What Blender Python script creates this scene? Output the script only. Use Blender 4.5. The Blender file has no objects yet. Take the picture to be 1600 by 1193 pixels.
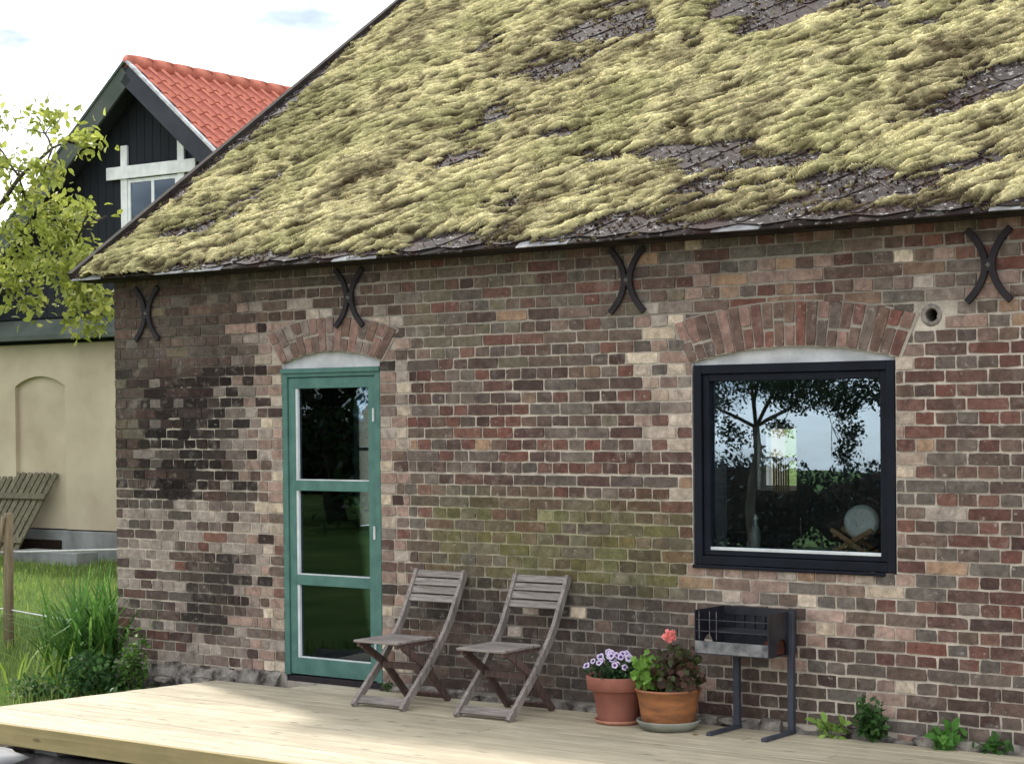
import bpy, bmesh, math, random
import numpy as np
from mathutils import Matrix, Vector
random.seed(7); RNG = np.random.default_rng(11)
sc = bpy.context.scene
COL = sc.collection
PI = math.pi

# ------------------------------------------------------------------ camera
YAW, PITCH, ROLL = 0.6441034, -0.0127615, -0.0095499
FPX, CYPX = 2997.96, 688.55
CAM = np.array([11.1508, -9.84, 1.8294])
def cam_axes():
    cy, sy = math.cos(YAW), math.sin(YAW)
    w = np.array([-sy*math.cos(PITCH), cy*math.cos(PITCH), math.sin(PITCH)])
    r = np.array([cy, sy, 0.0]); u = np.cross(r, w)
    c, s = math.cos(ROLL), math.sin(ROLL)
    return c*r+s*u, -s*r+c*u, w
_r, _u, _w = cam_axes()
cd = bpy.data.cameras.new('camera'); cam = bpy.data.objects.new('camera', cd); COL.objects.link(cam)
cd.sensor_width = 36; cd.lens = FPX/1600*36; cd.shift_y = (CYPX-596.5)/1600
cd.clip_start = 0.1; cd.clip_end = 3000
cam.matrix_world = Matrix(((_r[0], _u[0], -_w[0], CAM[0]), (_r[1], _u[1], -_w[1], CAM[1]), (_r[2], _u[2], -_w[2], CAM[2]), (0, 0, 0, 1)))
sc.camera = cam

# ------------------------------------------------------------------ sky, sun, exposure
SUN_EL, SUN_DX, SUN_DY = math.radians(39), 0.935, -0.355        # horizontal travel direction of the light
world = bpy.data.worlds.new('World'); sc.world = world; world.use_nodes = True
wn = world.node_tree.nodes; wl = world.node_tree.links; wn.clear()
sky = wn.new('ShaderNodeTexSky'); sky.sky_type = 'NISHITA'; sky.sun_disc = False
sky.sun_elevation = SUN_EL; sky.sun_rotation = math.atan2(-SUN_DX, -SUN_DY)
sky.air_density = 1.0; sky.dust_density = 1.0; sky.ozone_density = 1.0
tc = wn.new('ShaderNodeTexCoord'); mp = wn.new('ShaderNodeMapping'); mp.inputs['Scale'].default_value = (1.0, 1.0, 2.6); mp.inputs['Location'].default_value = (1.7, 3.4, 2.2)
wl.new(tc.outputs['Generated'], mp.inputs['Vector'])
nz = wn.new('ShaderNodeTexNoise'); nz.inputs['Scale'].default_value = 2.3; nz.inputs['Detail'].default_value = 7; nz.inputs['Roughness'].default_value = 0.58
wl.new(mp.outputs['Vector'], nz.inputs['Vector'])
cr = wn.new('ShaderNodeValToRGB'); cr.color_ramp.elements[0].position = 0.30; cr.color_ramp.elements[1].position = 0.52
wl.new(nz.outputs['Fac'], cr.inputs['Fac'])
nz2 = wn.new('ShaderNodeTexNoise'); nz2.inputs['Scale'].default_value = 9; nz2.inputs['Detail'].default_value = 5
wl.new(mp.outputs['Vector'], nz2.inputs['Vector'])
cc = wn.new('ShaderNodeMix'); cc.data_type = 'RGBA'
cc.inputs['A'].default_value = (2.3, 2.7, 3.2, 1); cc.inputs['B'].default_value = (8.8, 8.8, 8.8, 1)
cr2 = wn.new('ShaderNodeValToRGB'); cr2.color_ramp.elements[0].position = 0.36; cr2.color_ramp.elements[1].position = 0.56
wl.new(nz2.outputs['Fac'], cr2.inputs['Fac']); wl.new(cr2.outputs['Color'], cc.inputs['Factor'])
mx = wn.new('ShaderNodeMix'); mx.data_type = 'RGBA'
wl.new(cr.outputs['Color'], mx.inputs['Factor']); wl.new(sky.outputs['Color'], mx.inputs['A']); wl.new(cc.outputs['Result'], mx.inputs['B'])
bg = wn.new('ShaderNodeBackground'); bg.inputs['Strength'].default_value = 0.15
wl.new(mx.outputs['Result'], bg.inputs['Color'])
wo = wn.new('ShaderNodeOutputWorld'); wl.new(bg.outputs['Background'], wo.inputs['Surface'])
sd = bpy.data.lights.new('sun', 'SUN'); sd.energy = 3.0; sd.angle = math.radians(3.5); sd.color = (1.0, 0.955, 0.88)
so = bpy.data.objects.new('sun', sd); COL.objects.link(so)
trav = Vector((SUN_DX*math.cos(SUN_EL), SUN_DY*math.cos(SUN_EL), -math.sin(SUN_EL)))
so.rotation_euler = trav.to_track_quat('-Z', 'Y').to_euler(); so.location = (-8, 3, 12)
vs = sc.view_settings; vs.view_transform = 'Standard'; vs.look = 'None'; vs.gamma = 1.0; vs.use_curve_mapping = False
vs.exposure = 1.1

# ------------------------------------------------------------------ helpers
def lin(c):
    return tuple((v/255/12.92 if v/255 <= 0.04045 else ((v/255+0.055)/1.055)**2.4) for v in c)
def L4(c): return (*lin(c), 1.0)
def hash2(ix, iy, seed):
    h = (ix.astype(np.int64)*374761393 + iy.astype(np.int64)*668265263 + seed*1442695041) & 0xffffffff
    h = ((h ^ (h >> 13))*1274126177) & 0xffffffff
    h = h ^ (h >> 16)
    return (h & 0xffff)/65535.0
def vnoise(x, y, seed=0):
    x = np.asarray(x, float); y = np.asarray(y, float)
    ix, iy = np.floor(x), np.floor(y); fx, fy = x-ix, y-iy
    fx = fx*fx*(3-2*fx); fy = fy*fy*(3-2*fy)
    a = hash2(ix, iy, seed); b = hash2(ix+1, iy, seed); c = hash2(ix, iy+1, seed); d = hash2(ix+1, iy+1, seed)
    return (a*(1-fx)+b*fx)*(1-fy)+(c*(1-fx)+d*fx)*fy
def fbm(x, y, seed=0, o=4):
    t = 0; a = 1; n = 0
    for k in range(o):
        t = t+a*vnoise(np.asarray(x)*2**k+k*17.3, np.asarray(y)*2**k+k*9.1, seed+k); n += a; a *= 0.5
    return t/n
def sstep(a, b, x):
    t = np.clip((np.asarray(x, float)-a)/(b-a), 0, 1); return t*t*(3-2*t)

def mesh_from(name, verts, faces, mat=None, parent=None, smooth=False, cols=None):
    me = bpy.data.meshes.new(name)
    if isinstance(verts, np.ndarray) and isinstance(faces, np.ndarray):
        k = faces.shape[1]
        me.vertices.add(len(verts)); me.vertices.foreach_set('co', verts.astype(np.float32).ravel())
        me.loops.add(faces.size); me.loops.foreach_set('vertex_index', faces.astype(np.int32).ravel())
        me.polygons.add(len(faces)); me.polygons.foreach_set('loop_start', np.arange(0, faces.size, k, dtype=np.int32))
        me.update(calc_edges=True); me.validate()
    else:
        me.from_pydata([tuple(v) for v in verts], [], [tuple(f) for f in faces]); me.update()
    if cols is not None:
        ca = me.color_attributes.new('Col', 'FLOAT_COLOR', 'POINT')
        c = np.ones((len(me.vertices), 4), np.float32); c[:, :cols.shape[1]] = cols
        ca.data.foreach_set('color', c.ravel())
    if smooth: me.polygons.foreach_set('use_smooth', np.ones(len(me.polygons), bool))
    o = bpy.data.objects.new(name, me); COL.objects.link(o)
    if mat: me.materials.append(mat)
    if parent: o.parent = parent
    return o
def empty(name, loc=(0, 0, 0), rz=0.0):
    o = bpy.data.objects.new(name, None); COL.objects.link(o); o.location = loc; o.rotation_euler = (0, 0, rz); o.empty_display_size = 0.1
    return o
def tag(o, label=None, cat=None, group=None, kind=None):
    if label: o['label'] = label
    if cat: o['category'] = cat
    if group: o['group'] = group
    if kind: o['kind'] = kind
    return o
def clone(o, parent=None):
    c = o.copy(); COL.objects.link(c)
    if parent: c.parent = parent
    for ch in list(o.children): clone(ch, c)
    return c

class MB:
    """collects shapes for one mesh"""
    def __init__(s): s.v = []; s.f = []
    def add(s, v, f):
        n = len(s.v); s.v += [tuple(a) for a in v]; s.f += [tuple(i+n for i in q) for q in f]; return s
    def box(s, x0, x1, y0, y1, z0, z1, bev=0.0):
        if bev <= 0:
            v = [(x, y, z) for z in (z0, z1) for y in (y0, y1) for x in (x0, x1)]
            return s.add(v, [(0, 2, 3, 1), (4, 5, 7, 6), (0, 1, 5, 4), (2, 6, 7, 3), (0, 4, 6, 2), (1, 3, 7, 5)])
        bm = bmesh.new(); bmesh.ops.create_cube(bm, size=1)
        for w in bm.verts:
            w.co = ((x0+x1)/2+w.co.x*(x1-x0), (y0+y1)/2+w.co.y*(y1-y0), (z0+z1)/2+w.co.z*(z1-z0))
        bmesh.ops.bevel(bm, geom=bm.edges[:], offset=bev, segments=1, affect='EDGES')
        bm.verts.index_update(); s.add([w.co[:] for w in bm.verts], [[w.index for w in f.verts] for f in bm.faces]); bm.free(); return s
    def beam(s, a, b, w, h, up=(0, 0, 1)):
        """rectangular bar from a to b, w across, h along 'up'"""
        a, b = Vector(a), Vector(b); d = (b-a).normalized(); u = Vector(up); sd_ = d.cross(u)
        if sd_.length < 1e-4: sd_ = d.cross(Vector((1, 0, 0)))
        sd_.normalize(); u = sd_.cross(d).normalized()
        v = [p+sd_*(i*w/2)+u*(j*h/2) for p in (a, b) for i, j in ((-1, -1), (1, -1), (1, 1), (-1, 1))]
        return s.add(v, [(0, 1, 2, 3), (7, 6, 5, 4), (0, 4, 5, 1), (1, 5, 6, 2), (2, 6, 7, 3), (3, 7, 4, 0)])
    def strip(s, pts, w, h, side=(1, 0, 0)):
        """a board following pts; w along side, h perpendicular"""
        sd_ = Vector(side).normalized(); P = [Vector(p) for p in pts]; v = []
        for i, p in enumerate(P):
            d = (P[min(i+1, len(P)-1)]-P[max(i-1, 0)]).normalized(); u = sd_.cross(d).normalized()
            v += [p+sd_*(a*w/2)+u*(b*h/2) for a, b in ((-1, -1), (1, -1), (1, 1), (-1, 1))]
        f = [(0, 1, 2, 3)]
        for i in range(len(P)-1):
            for k in range(4): f.append((i*4+k, i*4+4+k, i*4+4+(k+1) % 4, i*4+(k+1) % 4))
        n = (len(P)-1)*4; f.append((n+3, n+2, n+1, n))
        return s.add(v, f)
    def tube(s, pts, rad, n=8, cap=True):
        P = [Vector(p) for p in pts]; v = []; f = []
        if not hasattr(rad, '__len__'): rad = [rad]*len(P)
        ref = Vector((0.31, 0.21, 0.93))
        for i, p in enumerate(P):
            d = (P[min(i+1, len(P)-1)]-P[max(i-1, 0)]).normalized()
            a = d.cross(ref); a = a.normalized() if a.length > 1e-3 else d.orthogonal().normalized(); b = d.cross(a)
            v += [p+a*math.cos(2*PI*k/n)*rad[i]+b*math.sin(2*PI*k/n)*rad[i] for k in range(n)]
        for i in range(len(P)-1):
            for k in range(n): f.append((i*n+k, i*n+(k+1) % n, i*n+n+(k+1) % n, i*n+n+k))
        if cap: f.append(tuple(range(n-1, -1, -1))); f.append(tuple((len(P)-1)*n+k for k in range(n)))
        return s.add(v, f)
    def lathe(s, prof, n=32, c=(0, 0, 0), wob=0.0):
        v = []; f = []
        for r, z in prof:
            for k in range(n):
                a = 2*PI*k/n; q = r*(1+wob*math.sin(3*a+z*20)); v.append((c[0]+q*math.cos(a), c[1]+q*math.sin(a), c[2]+z))
        for i in range(len(prof)-1):
            for k in range(n): f.append((i*n+k, i*n+(k+1) % n, i*n+n+(k+1) % n, i*n+n+k))
        return s.add(v, f)
    def prism(s, poly, y0, y1):
        """polygon in (x,z) extruded from y0 to y1"""
        n = len(poly); v = [(x, y0, z) for x, z in poly]+[(x, y1, z) for x, z in poly]
        f = [tuple(range(n)), tuple(range(2*n-1, n-1, -1))]+[(i, i+n, (i+1) % n+n, (i+1) % n) for i in range(n)]
        return s.add(v, f)
    def build(s, name, mat, parent=None, smooth=False, cols=None):
        o = mesh_from(name, s.v, s.f, mat, parent, smooth, cols)
        bm = bmesh.new(); bm.from_mesh(o.data); bmesh.ops.recalc_face_normals(bm, faces=bm.faces[:]); bm.to_mesh(o.data); bm.free()
        if smooth: o.data.polygons.foreach_set('use_smooth', np.ones(len(o.data.polygons), bool))
        return o

# ------------------------------------------------------------------ materials
def nmat(name):
    m = bpy.data.materials.new(name); m.use_nodes = True
    nt = m.node_tree; b = nt.nodes['Principled BSDF']; return m, nt, b
def N(nt, t, **kw):
    n = nt.nodes.new(t)
    for k, v in kw.items(): n.inputs[k].default_value = v
    return n
def coords(nt, scale=(1, 1, 1), kind='Object', rot=(0, 0, 0)):
    t = nt.nodes.new('ShaderNodeTexCoord'); m = nt.nodes.new('ShaderNodeMapping')
    m.inputs['Scale'].default_value = scale; m.inputs['Rotation'].default_value = rot
    nt.links.new(t.outputs[kind], m.inputs['Vector']); return m.outputs['Vector']
def noise(nt, vec, scale, detail=4, rough=0.55, dist=0.0):
    n = nt.nodes.new('ShaderNodeTexNoise'); n.inputs['Scale'].default_value = scale; n.inputs['Detail'].default_value = detail
    n.inputs['Roughness'].default_value = rough; n.inputs['Distortion'].default_value = dist; nt.links.new(vec, n.inputs['Vector']); return n.outputs['Fac']
def ramp(nt, fac, stops):
    r = nt.nodes.new('ShaderNodeValToRGB'); e = r.color_ramp.elements
    while len(e) < len(stops): e.new(0.5)
    for k, (p, c) in enumerate(stops): e[k].position = p; e[k].color = c if len(c) == 4 else (*c, 1)
    nt.links.new(fac, r.inputs['Fac']); return r.outputs['Color']
def mixc(nt, fac, a, b, mode='MIX'):
    m = nt.nodes.new('ShaderNodeMix'); m.data_type = 'RGBA'; m.blend_type = mode
    for s, x in (('Factor', fac), ('A', a), ('B', b)):
        i = m.inputs[s]
        if isinstance(x, (int, float)): i.default_value = x
        elif isinstance(x, tuple): i.default_value = x if len(x) == 4 else (*x, 1)
        else: nt.links.new(x, i)
    return m.outputs['Result']
def bump(nt, b, h, strength=0.3, dist=0.01):
    n = nt.nodes.new('ShaderNodeBump'); n.inputs['Strength'].default_value = strength; n.inputs['Distance'].default_value = dist
    nt.links.new(h, n.inputs['Height']); nt.links.new(n.outputs['Normal'], b.inputs['Normal'])
def simple(name, c1, c2=None, scale=8, rough=0.8, bmp=0.2, bscale=60, spec=0.3, stretch=(1, 1, 1), metal=0.0, bdist=0.004, detail=5, lo=0.35, hi=0.65):
    m, nt, b = nmat(name); v = coords(nt, stretch)
    c2 = c2 or tuple(x*0.75 for x in c1)
    col = ramp(nt, noise(nt, v, scale, detail), [(lo, c2), (hi, c1)])
    nt.links.new(col, b.inputs['Base Color'])
    b.inputs['Roughness'].default_value = rough; b.inputs['Specular IOR Level'].default_value = spec; b.inputs['Metallic'].default_value = metal
    if bmp: bump(nt, b, noise(nt, v, bscale, 4), bmp, bdist)
    return m
def vcol(name, rough=0.9, s1=9, s2=60, amt=0.45, bmp=0.35, spec=0.2, trans=0.0, attr='Col', fleck=None, bdist=0.003, stain=False):
    """colour attribute broken up by noise"""
    m, nt, b = nmat(name); a = nt.nodes.new('ShaderNodeAttribute'); a.attribute_name = attr
    v = coords(nt)
    g = ramp(nt, noise(nt, v, s1, 5, 0.6), [(0.25, (1-amt,)*3), (0.75, (1+amt*0.6,)*3)])
    c = mixc(nt, 1.0, a.outputs['Color'], g, 'MULTIPLY')
    g2 = ramp(nt, noise(nt, v, s2, 4, 0.7), [(0.3, (0.78,)*3), (0.72, (1.18,)*3)])
    c = mixc(nt, 1.0, c, g2, 'MULTIPLY')
    if stain:
        vs2 = coords(nt, (1, 1, 1)); k = ramp(nt, noise(nt, vs2, 6.5, 7, 0.72, 0.4), [(0.54, (0, 0, 0)), (0.70, (1, 1, 1))])
        k3 = nt.nodes.new('ShaderNodeMath'); k3.operation = 'MULTIPLY'; nt.links.new(k, k3.inputs[0]); k3.inputs[1].default_value = 0.42
        c = mixc(nt, k3.outputs[0], c, lin((150, 140, 130)))
        k = ramp(nt, noise(nt, coords(nt, (1, 1, 0.6)), 4.1, 7, 0.75, 0.6), [(0.50, (0, 0, 0)), (0.68, (1, 1, 1))])
        k4 = nt.nodes.new('ShaderNodeMath'); k4.operation = 'MULTIPLY'; nt.links.new(k, k4.inputs[0]); k4.inputs[1].default_value = 0.5
        c = mixc(nt, k4.outputs[0], c, lin((66, 58, 54)))
    if fleck:
        k = ramp(nt, noise(nt, v, fleck[1], 6, 0.75), [(fleck[2], (0, 0, 0)), (fleck[2]+0.07, (1, 1, 1))])
        k2 = nt.nodes.new('ShaderNodeMath'); k2.operation = 'MULTIPLY'; nt.links.new(k, k2.inputs[0]); k2.inputs[1].default_value = fleck[3]
        c = mixc(nt, k2.outputs[0], c, fleck[0])
    nt.links.new(c, b.inputs['Base Color']); b.inputs['Roughness'].default_value = rough; b.inputs['Specular IOR Level'].default_value = spec
    if bmp: bump(nt, b, noise(nt, v, s2*1.5, 5, 0.7), bmp, bdist)
    if trans > 0:
        t = N(nt, 'ShaderNodeBsdfTranslucent'); nt.links.new(c, t.inputs['Color']); ms = nt.nodes.new('ShaderNodeMixShader'); ms.inputs[0].default_value = trans
        nt.links.new(b.outputs[0], ms.inputs[1]); nt.links.new(t.outputs[0], ms.inputs[2]); nt.links.new(ms.outputs[0], nt.nodes['Material Output'].inputs['Surface'])
    return m
def glassy(name, refl=0.12, tint=(0.86, 0.92, 0.9), rough=0.0, wav=0.0):
    m, nt, b = nmat(name); nt.nodes.remove(b)
    t = N(nt, 'ShaderNodeBsdfTransparent'); t.inputs['Color'].default_value = (*tint, 1)
    g = N(nt, 'ShaderNodeBsdfGlossy'); g.inputs['Roughness'].default_value = rough; g.inputs['Color'].default_value = (0.66, 0.83, 1, 1)
    fr = N(nt, 'ShaderNodeFresnel', IOR=1.5)
    ma = nt.nodes.new('ShaderNodeMath'); ma.operation = 'MULTIPLY_ADD'; nt.links.new(fr.outputs[0], ma.inputs[0]); ma.inputs[1].default_value = 1.6; ma.inputs[2].default_value = refl; ma.use_clamp = True
    ms = nt.nodes.new('ShaderNodeMixShader'); nt.links.new(ma.outputs[0], ms.inputs[0]); nt.links.new(t.outputs[0], ms.inputs[1]); nt.links.new(g.outputs[0], ms.inputs[2])
    if wav:
        bn = nt.nodes.new('ShaderNodeBump'); bn.inputs['Strength'].default_value = wav; bn.inputs['Distance'].default_value = 0.01
        nt.links.new(noise(nt, coords(nt), 2.2, 1), bn.inputs['Height']); nt.links.new(bn.outputs[0], g.inputs['Normal'])
    nt.links.new(ms.outputs[0], nt.nodes['Material Output'].inputs['Surface']); return m

M = {}
M['brick'] = vcol('brick_clay', 0.92, 19, 85, 0.5, 0.6, 0.15, fleck=((0.40, 0.36, 0.32, 1), 26, 0.60, 0.6), stain=True)
M['mortar'] = vcol('lime_mortar', 0.97, 7, 120, 0.3, 0.6, 0.1, stain=True)
M['moss'] = vcol('moss', 0.95, 12, 70, 0.35, 0.0, 0.05)
M['tuft'] = vcol('moss_fronds', 0.95, 10, 60, 0.2, 0.0, 0.05, trans=0.25)
M['green_paint'] = simple('green_door_paint', lin((82, 118, 108)), lin((68, 102, 95)), 9, 0.6, 0.25, 30, 0.25)
M['dark_frame'] = simple('dark_window_frame', lin((22, 26, 35)), lin((15, 18, 26)), 5, 0.6, 0.1, 50, 0.15)
M['white_plastic'] = simple('white_bead', lin((205, 208, 206)), lin((180, 184, 184)), 6, 0.5, 0.05)
M['glass'] = glassy('window_glass', 0.12, (0.95, 0.97, 0.96), wav=0.03)
M['door_glass'] = glassy('door_glass', 0.0, (0.95, 0.98, 0.99), wav=0.03)
M['plaster'] = simple('grey_plaster', lin((206, 206, 206)), lin((170, 170, 170)), 5, 0.95, 0.5, 50, 0.1)
M['iron'] = simple('black_iron', lin((44, 36, 38)), lin((30, 26, 30)), 14, 0.7, 0.4, 90, 0.3)
M['bolt'] = simple('bolt_steel', lin((120, 118, 116)), lin((80, 76, 74)), 40, 0.5, 0.2, 90, 0.5, metal=0.6)
M['room'] = simple('room_plaster', lin((176, 184, 188)), lin((160, 168, 172)), 2, 0.95, 0.1)
M['room_floor'] = simple('room_floor_boards', lin((110, 104, 98)), lin((92, 86, 80)), 3, 0.7, 0.1)
M['pipe_mortar'] = simple('pipe_mortar', lin((150, 142, 132)), lin((110, 103, 96)), 20, 0.95, 0.6, 60, 0.1)
M['side_brick'] = simple('plain_brickwork', lin((112, 84, 74)), lin((84, 68, 62)), 12, 0.95, 0.5, 40, 0.1)
M['slate'] = None

def slate_mat():
    m, nt, b = nmat('weathered_slate'); v = coords(nt)
    c = ramp(nt, noise(nt, v, 5, 6, 0.65), [(0.3, lin((28, 21, 20))), (0.56, lin((44, 35, 33))), (0.80, lin((100, 93, 91)))])
    k = ramp(nt, noise(nt, v, 24, 6, 0.75), [(0.57, (0, 0, 0)), (0.64, (1, 1, 1))])
    c = mixc(nt, k, c, lin((160, 158, 156)))
    k2 = ramp(nt, noise(nt, v, 3.1, 5, 0.6), [(0.50, (0, 0, 0)), (0.62, (1, 1, 1))])
    c = mixc(nt, k2, c, lin((50, 35, 33)))
    nt.links.new(c, b.inputs['Base Color']); b.inputs['Roughness'].default_value = 0.85; b.inputs['Specular IOR Level'].default_value = 0.25
    bump(nt, b, noise(nt, v, 60, 5, 0.7), 0.5, 0.006); return m
M['slate'] = slate_mat()
def wood(name, c1, c2, along='x', rough=0.75, sc_=(2, 40, 40), bmp=0.3, knots=0.0):
    m, nt, b = nmat(name)
    s = {'x': (sc_[0], sc_[1], sc_[2]), 'y': (sc_[1], sc_[0], sc_[2]), 'z': (sc_[1], sc_[2], sc_[0])}[along]
    v = coords(nt, s); f = noise(nt, v, 1.0, 6, 0.6, 0.6)
    c = ramp(nt, f, [(0.3, c2), (0.65, c1)])
    g = ramp(nt, noise(nt, coords(nt), 3, 3), [(0.3, (0.86,)*3), (0.7, (1.1,)*3)]); c = mixc(nt, 1.0, c, g, 'MULTIPLY')
    if knots:
        sx = {'x': (2.2, 7, 7), 'y': (7, 2.2, 7), 'z': (7, 7, 2.2)}[along]
        vo = nt.nodes.new('ShaderNodeTexVoronoi'); vo.inputs['Scale'].default_value = 1.3; nt.links.new(coords(nt, sx), vo.inputs['Vector'])
        k = ramp(nt, vo.outputs['Distance'], [(0.06, (1, 1, 1)), (0.14, (0, 0, 0))]); kk = nt.nodes.new('ShaderNodeMath'); kk.operation = 'MULTIPLY'; nt.links.new(k, kk.inputs[0]); kk.inputs[1].default_value = knots
        c = mixc(nt, kk.outputs[0], c, tuple(x*0.35 for x in c2))
    oi = nt.nodes.new('ShaderNodeObjectInfo')
    c = mixc(nt, 1.0, c, ramp(nt, oi.outputs['Random'], [(0.0, (0.86,)*3), (1.0, (1.08,)*3)]), 'MULTIPLY')
    nt.links.new(c, b.inputs['Base Color']); b.inputs['Roughness'].default_value = rough; b.inputs['Specular IOR Level'].default_value = 0.25
    bump(nt, b, f, bmp, 0.003); return m
M['deck'] = wood('new_pine_deck', lin((178, 168, 146)), lin((150, 139, 116)), 'x', 0.75, (1.6, 26, 26), 0.2, 0.65)
M['fascia'] = wood('pressure_treated_board', lin((160, 146, 104)), lin((138, 124, 84)), 'x', 0.75, (1.6, 30, 30), 0.2, 0.7)
M['old_wood'] = wood('weathered_grey_wood', lin((148, 140, 134)), lin((92, 83, 78)), 'x', 0.85, (5, 60, 60), 0.5)
M['old_wood_up'] = wood('weathered_grey_wood_upright', lin((144, 136, 130)), lin((94, 84, 80)), 'z', 0.85, (5, 60, 60), 0.5)
M['brown_wood'] = wood('brown_stained_wood', lin((104, 84, 78)), lin((66, 54, 52)), 'z', 0.8, (5, 60, 60), 0.4)
M['leaf'] = vcol('leaf', 0.55, 6, 40, 0.2, 0.0, 0.35, trans=0.45)
M['grassblade'] = vcol('grass_blade', 0.6, 1.5, 8, 0.35, 0.0, 0.25, trans=0.35)
M['bark'] = simple('bark', lin((98, 88, 76)), lin((60, 54, 46)), 10, 0.95, 0.8, 30, 0.1, (1, 1, 0.3), bdist=0.02)
M['terracotta'] = simple('terracotta', lin((150, 98, 84)), lin((130, 82, 70)), 5, 0.85, 0.2, 40, 0.15)
M['amber'] = simple('amber_glaze', lin((154, 100, 62)), lin((112, 72, 48)), 7, 0.4, 0.15, 20, 0.4, (1, 1, 3))
M['soil'] = simple('potting_soil', lin((48, 38, 32)), lin((30, 24, 20)), 40, 1.0, 0.8, 60, 0.05)
M['grey_saucer'] = simple('grey_saucer', lin((140, 140, 128)), lin((108, 110, 100)), 8, 0.8, 0.3, 30, 0.2)
M['pink_saucer'] = simple('pale_terracotta', lin((186, 132, 108)), lin((160, 106, 86)), 8, 0.8, 0.2, 30, 0.2)
M['grill'] = simple('charred_steel', lin((38, 39, 48)), lin((20, 20, 25)), 9, 0.38, 0.25, 60, 0.5)
M['grill_post'] = simple('grey_painted_post', lin((60, 64, 74)), lin((48, 50, 60)), 7, 0.5, 0.1, 60, 0.4)
M['ash'] = simple('scorched_grey_steel', lin((128, 128, 126)), lin((72, 72, 76)), 12, 0.7, 0.2, 60, 0.3)
M['rust'] = simple('rust', lin((92, 52, 40)), lin((56, 36, 32)), 20, 0.9, 0.4, 60, 0.1)
M['stone'] = simple('rubble_stone', lin((142, 135, 127)), lin((54, 49, 47)), 11, 0.95, 0.9, 35, 0.1, bdist=0.015)
M['yellow'] = simple('ochre_plaster', lin((196, 183, 160)), lin((172, 158, 136)), 0.9, 0.95, 0.25, 30, 0.1)
M['plinth'] = simple('grey_plinth', lin((140, 142, 140)), lin((104, 106, 104)), 2, 0.95, 0.3, 20, 0.1)
M['black_board'] = simple('black_boarding', lin((38, 40, 46)), lin((28, 30, 36)), 3, 0.75, 0.2, 20, 0.2, (1, 1, 0.1))
M['barge'] = simple('dark_barge_board', lin((56, 58, 66)), lin((44, 46, 54)), 3, 0.65, 0.1, 20, 0.3)
M['ledge'] = simple('mossy_lead_ledge', lin((92, 96, 92)), lin((66, 74, 66)), 1.5, 0.8, 0.3, 10, 0.2)
M['tile'] = simple('red_clay_tile', lin((188, 114, 94)), lin((158, 88, 74)), 5, 0.75, 0.15, 20, 0.25)
M['white_paint'] = simple('white_painted_wood', lin((236, 236, 234)), lin((214, 214, 214)), 6, 0.6, 0.1, 40, 0.3)
M['lead'] = simple('pale_flashing', lin((206, 206, 208)), lin((150, 150, 152)), 8, 0.5, 0.2, 30, 0.4)
M['eave_slate'] = simple('pale_eave_slate', lin((190, 190, 192)), lin((112, 108, 110)), 7, 0.7, 0.3, 40, 0.3)
M['fascia_dark'] = simple('dark_soffit_wood', lin((60, 54, 50)), lin((40, 36, 34)), 6, 0.9, 0.3, 30, 0.1)
M['mossy_wood'] = wood('mossy_slat', lin((118, 112, 92)), lin((78, 76, 60)), 'z', 0.9, (3, 40, 40), 0.4)
M['post_wood'] = wood('grey_post', lin((140, 126, 100)), lin((98, 86, 66)), 'z', 0.9, (3, 40, 40), 0.4)
M['rope'] = simple('white_rope', lin((225, 225, 222)), lin((205, 205, 202)), 30, 0.8, 0.1)
M['membrane'] = simple('grey_membrane', lin((84, 80, 78)), lin((44, 40, 40)), 5, 0.7, 0.5, 25, 0.3, bdist=0.02)
M['slab'] = simple('pale_stone', lin((142, 142, 142)), lin((112, 112, 112)), 6, 0.9, 0.4, 40, 0.2)
M['plate'] = simple('plate_ceramic', lin((176, 186, 182)), lin((164, 174, 170)), 3, 0.3, 0.0, spec=0.5)
M['bottle'] = simple('bottle_plastic', lin((120, 132, 130)), lin((96, 108, 106)), 5, 0.25, 0.0, spec=0.5)
M['rackwood'] = simple('rack_wood', lin((150, 122, 88)), lin((122, 96, 68)), 8, 0.7, 0.2, stretch=(1, 1, 5))
M['curtain'] = simple('pale_curtain', lin((222, 212, 182)), lin((206, 190, 140)), 4, 0.95, 0.1)

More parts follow.
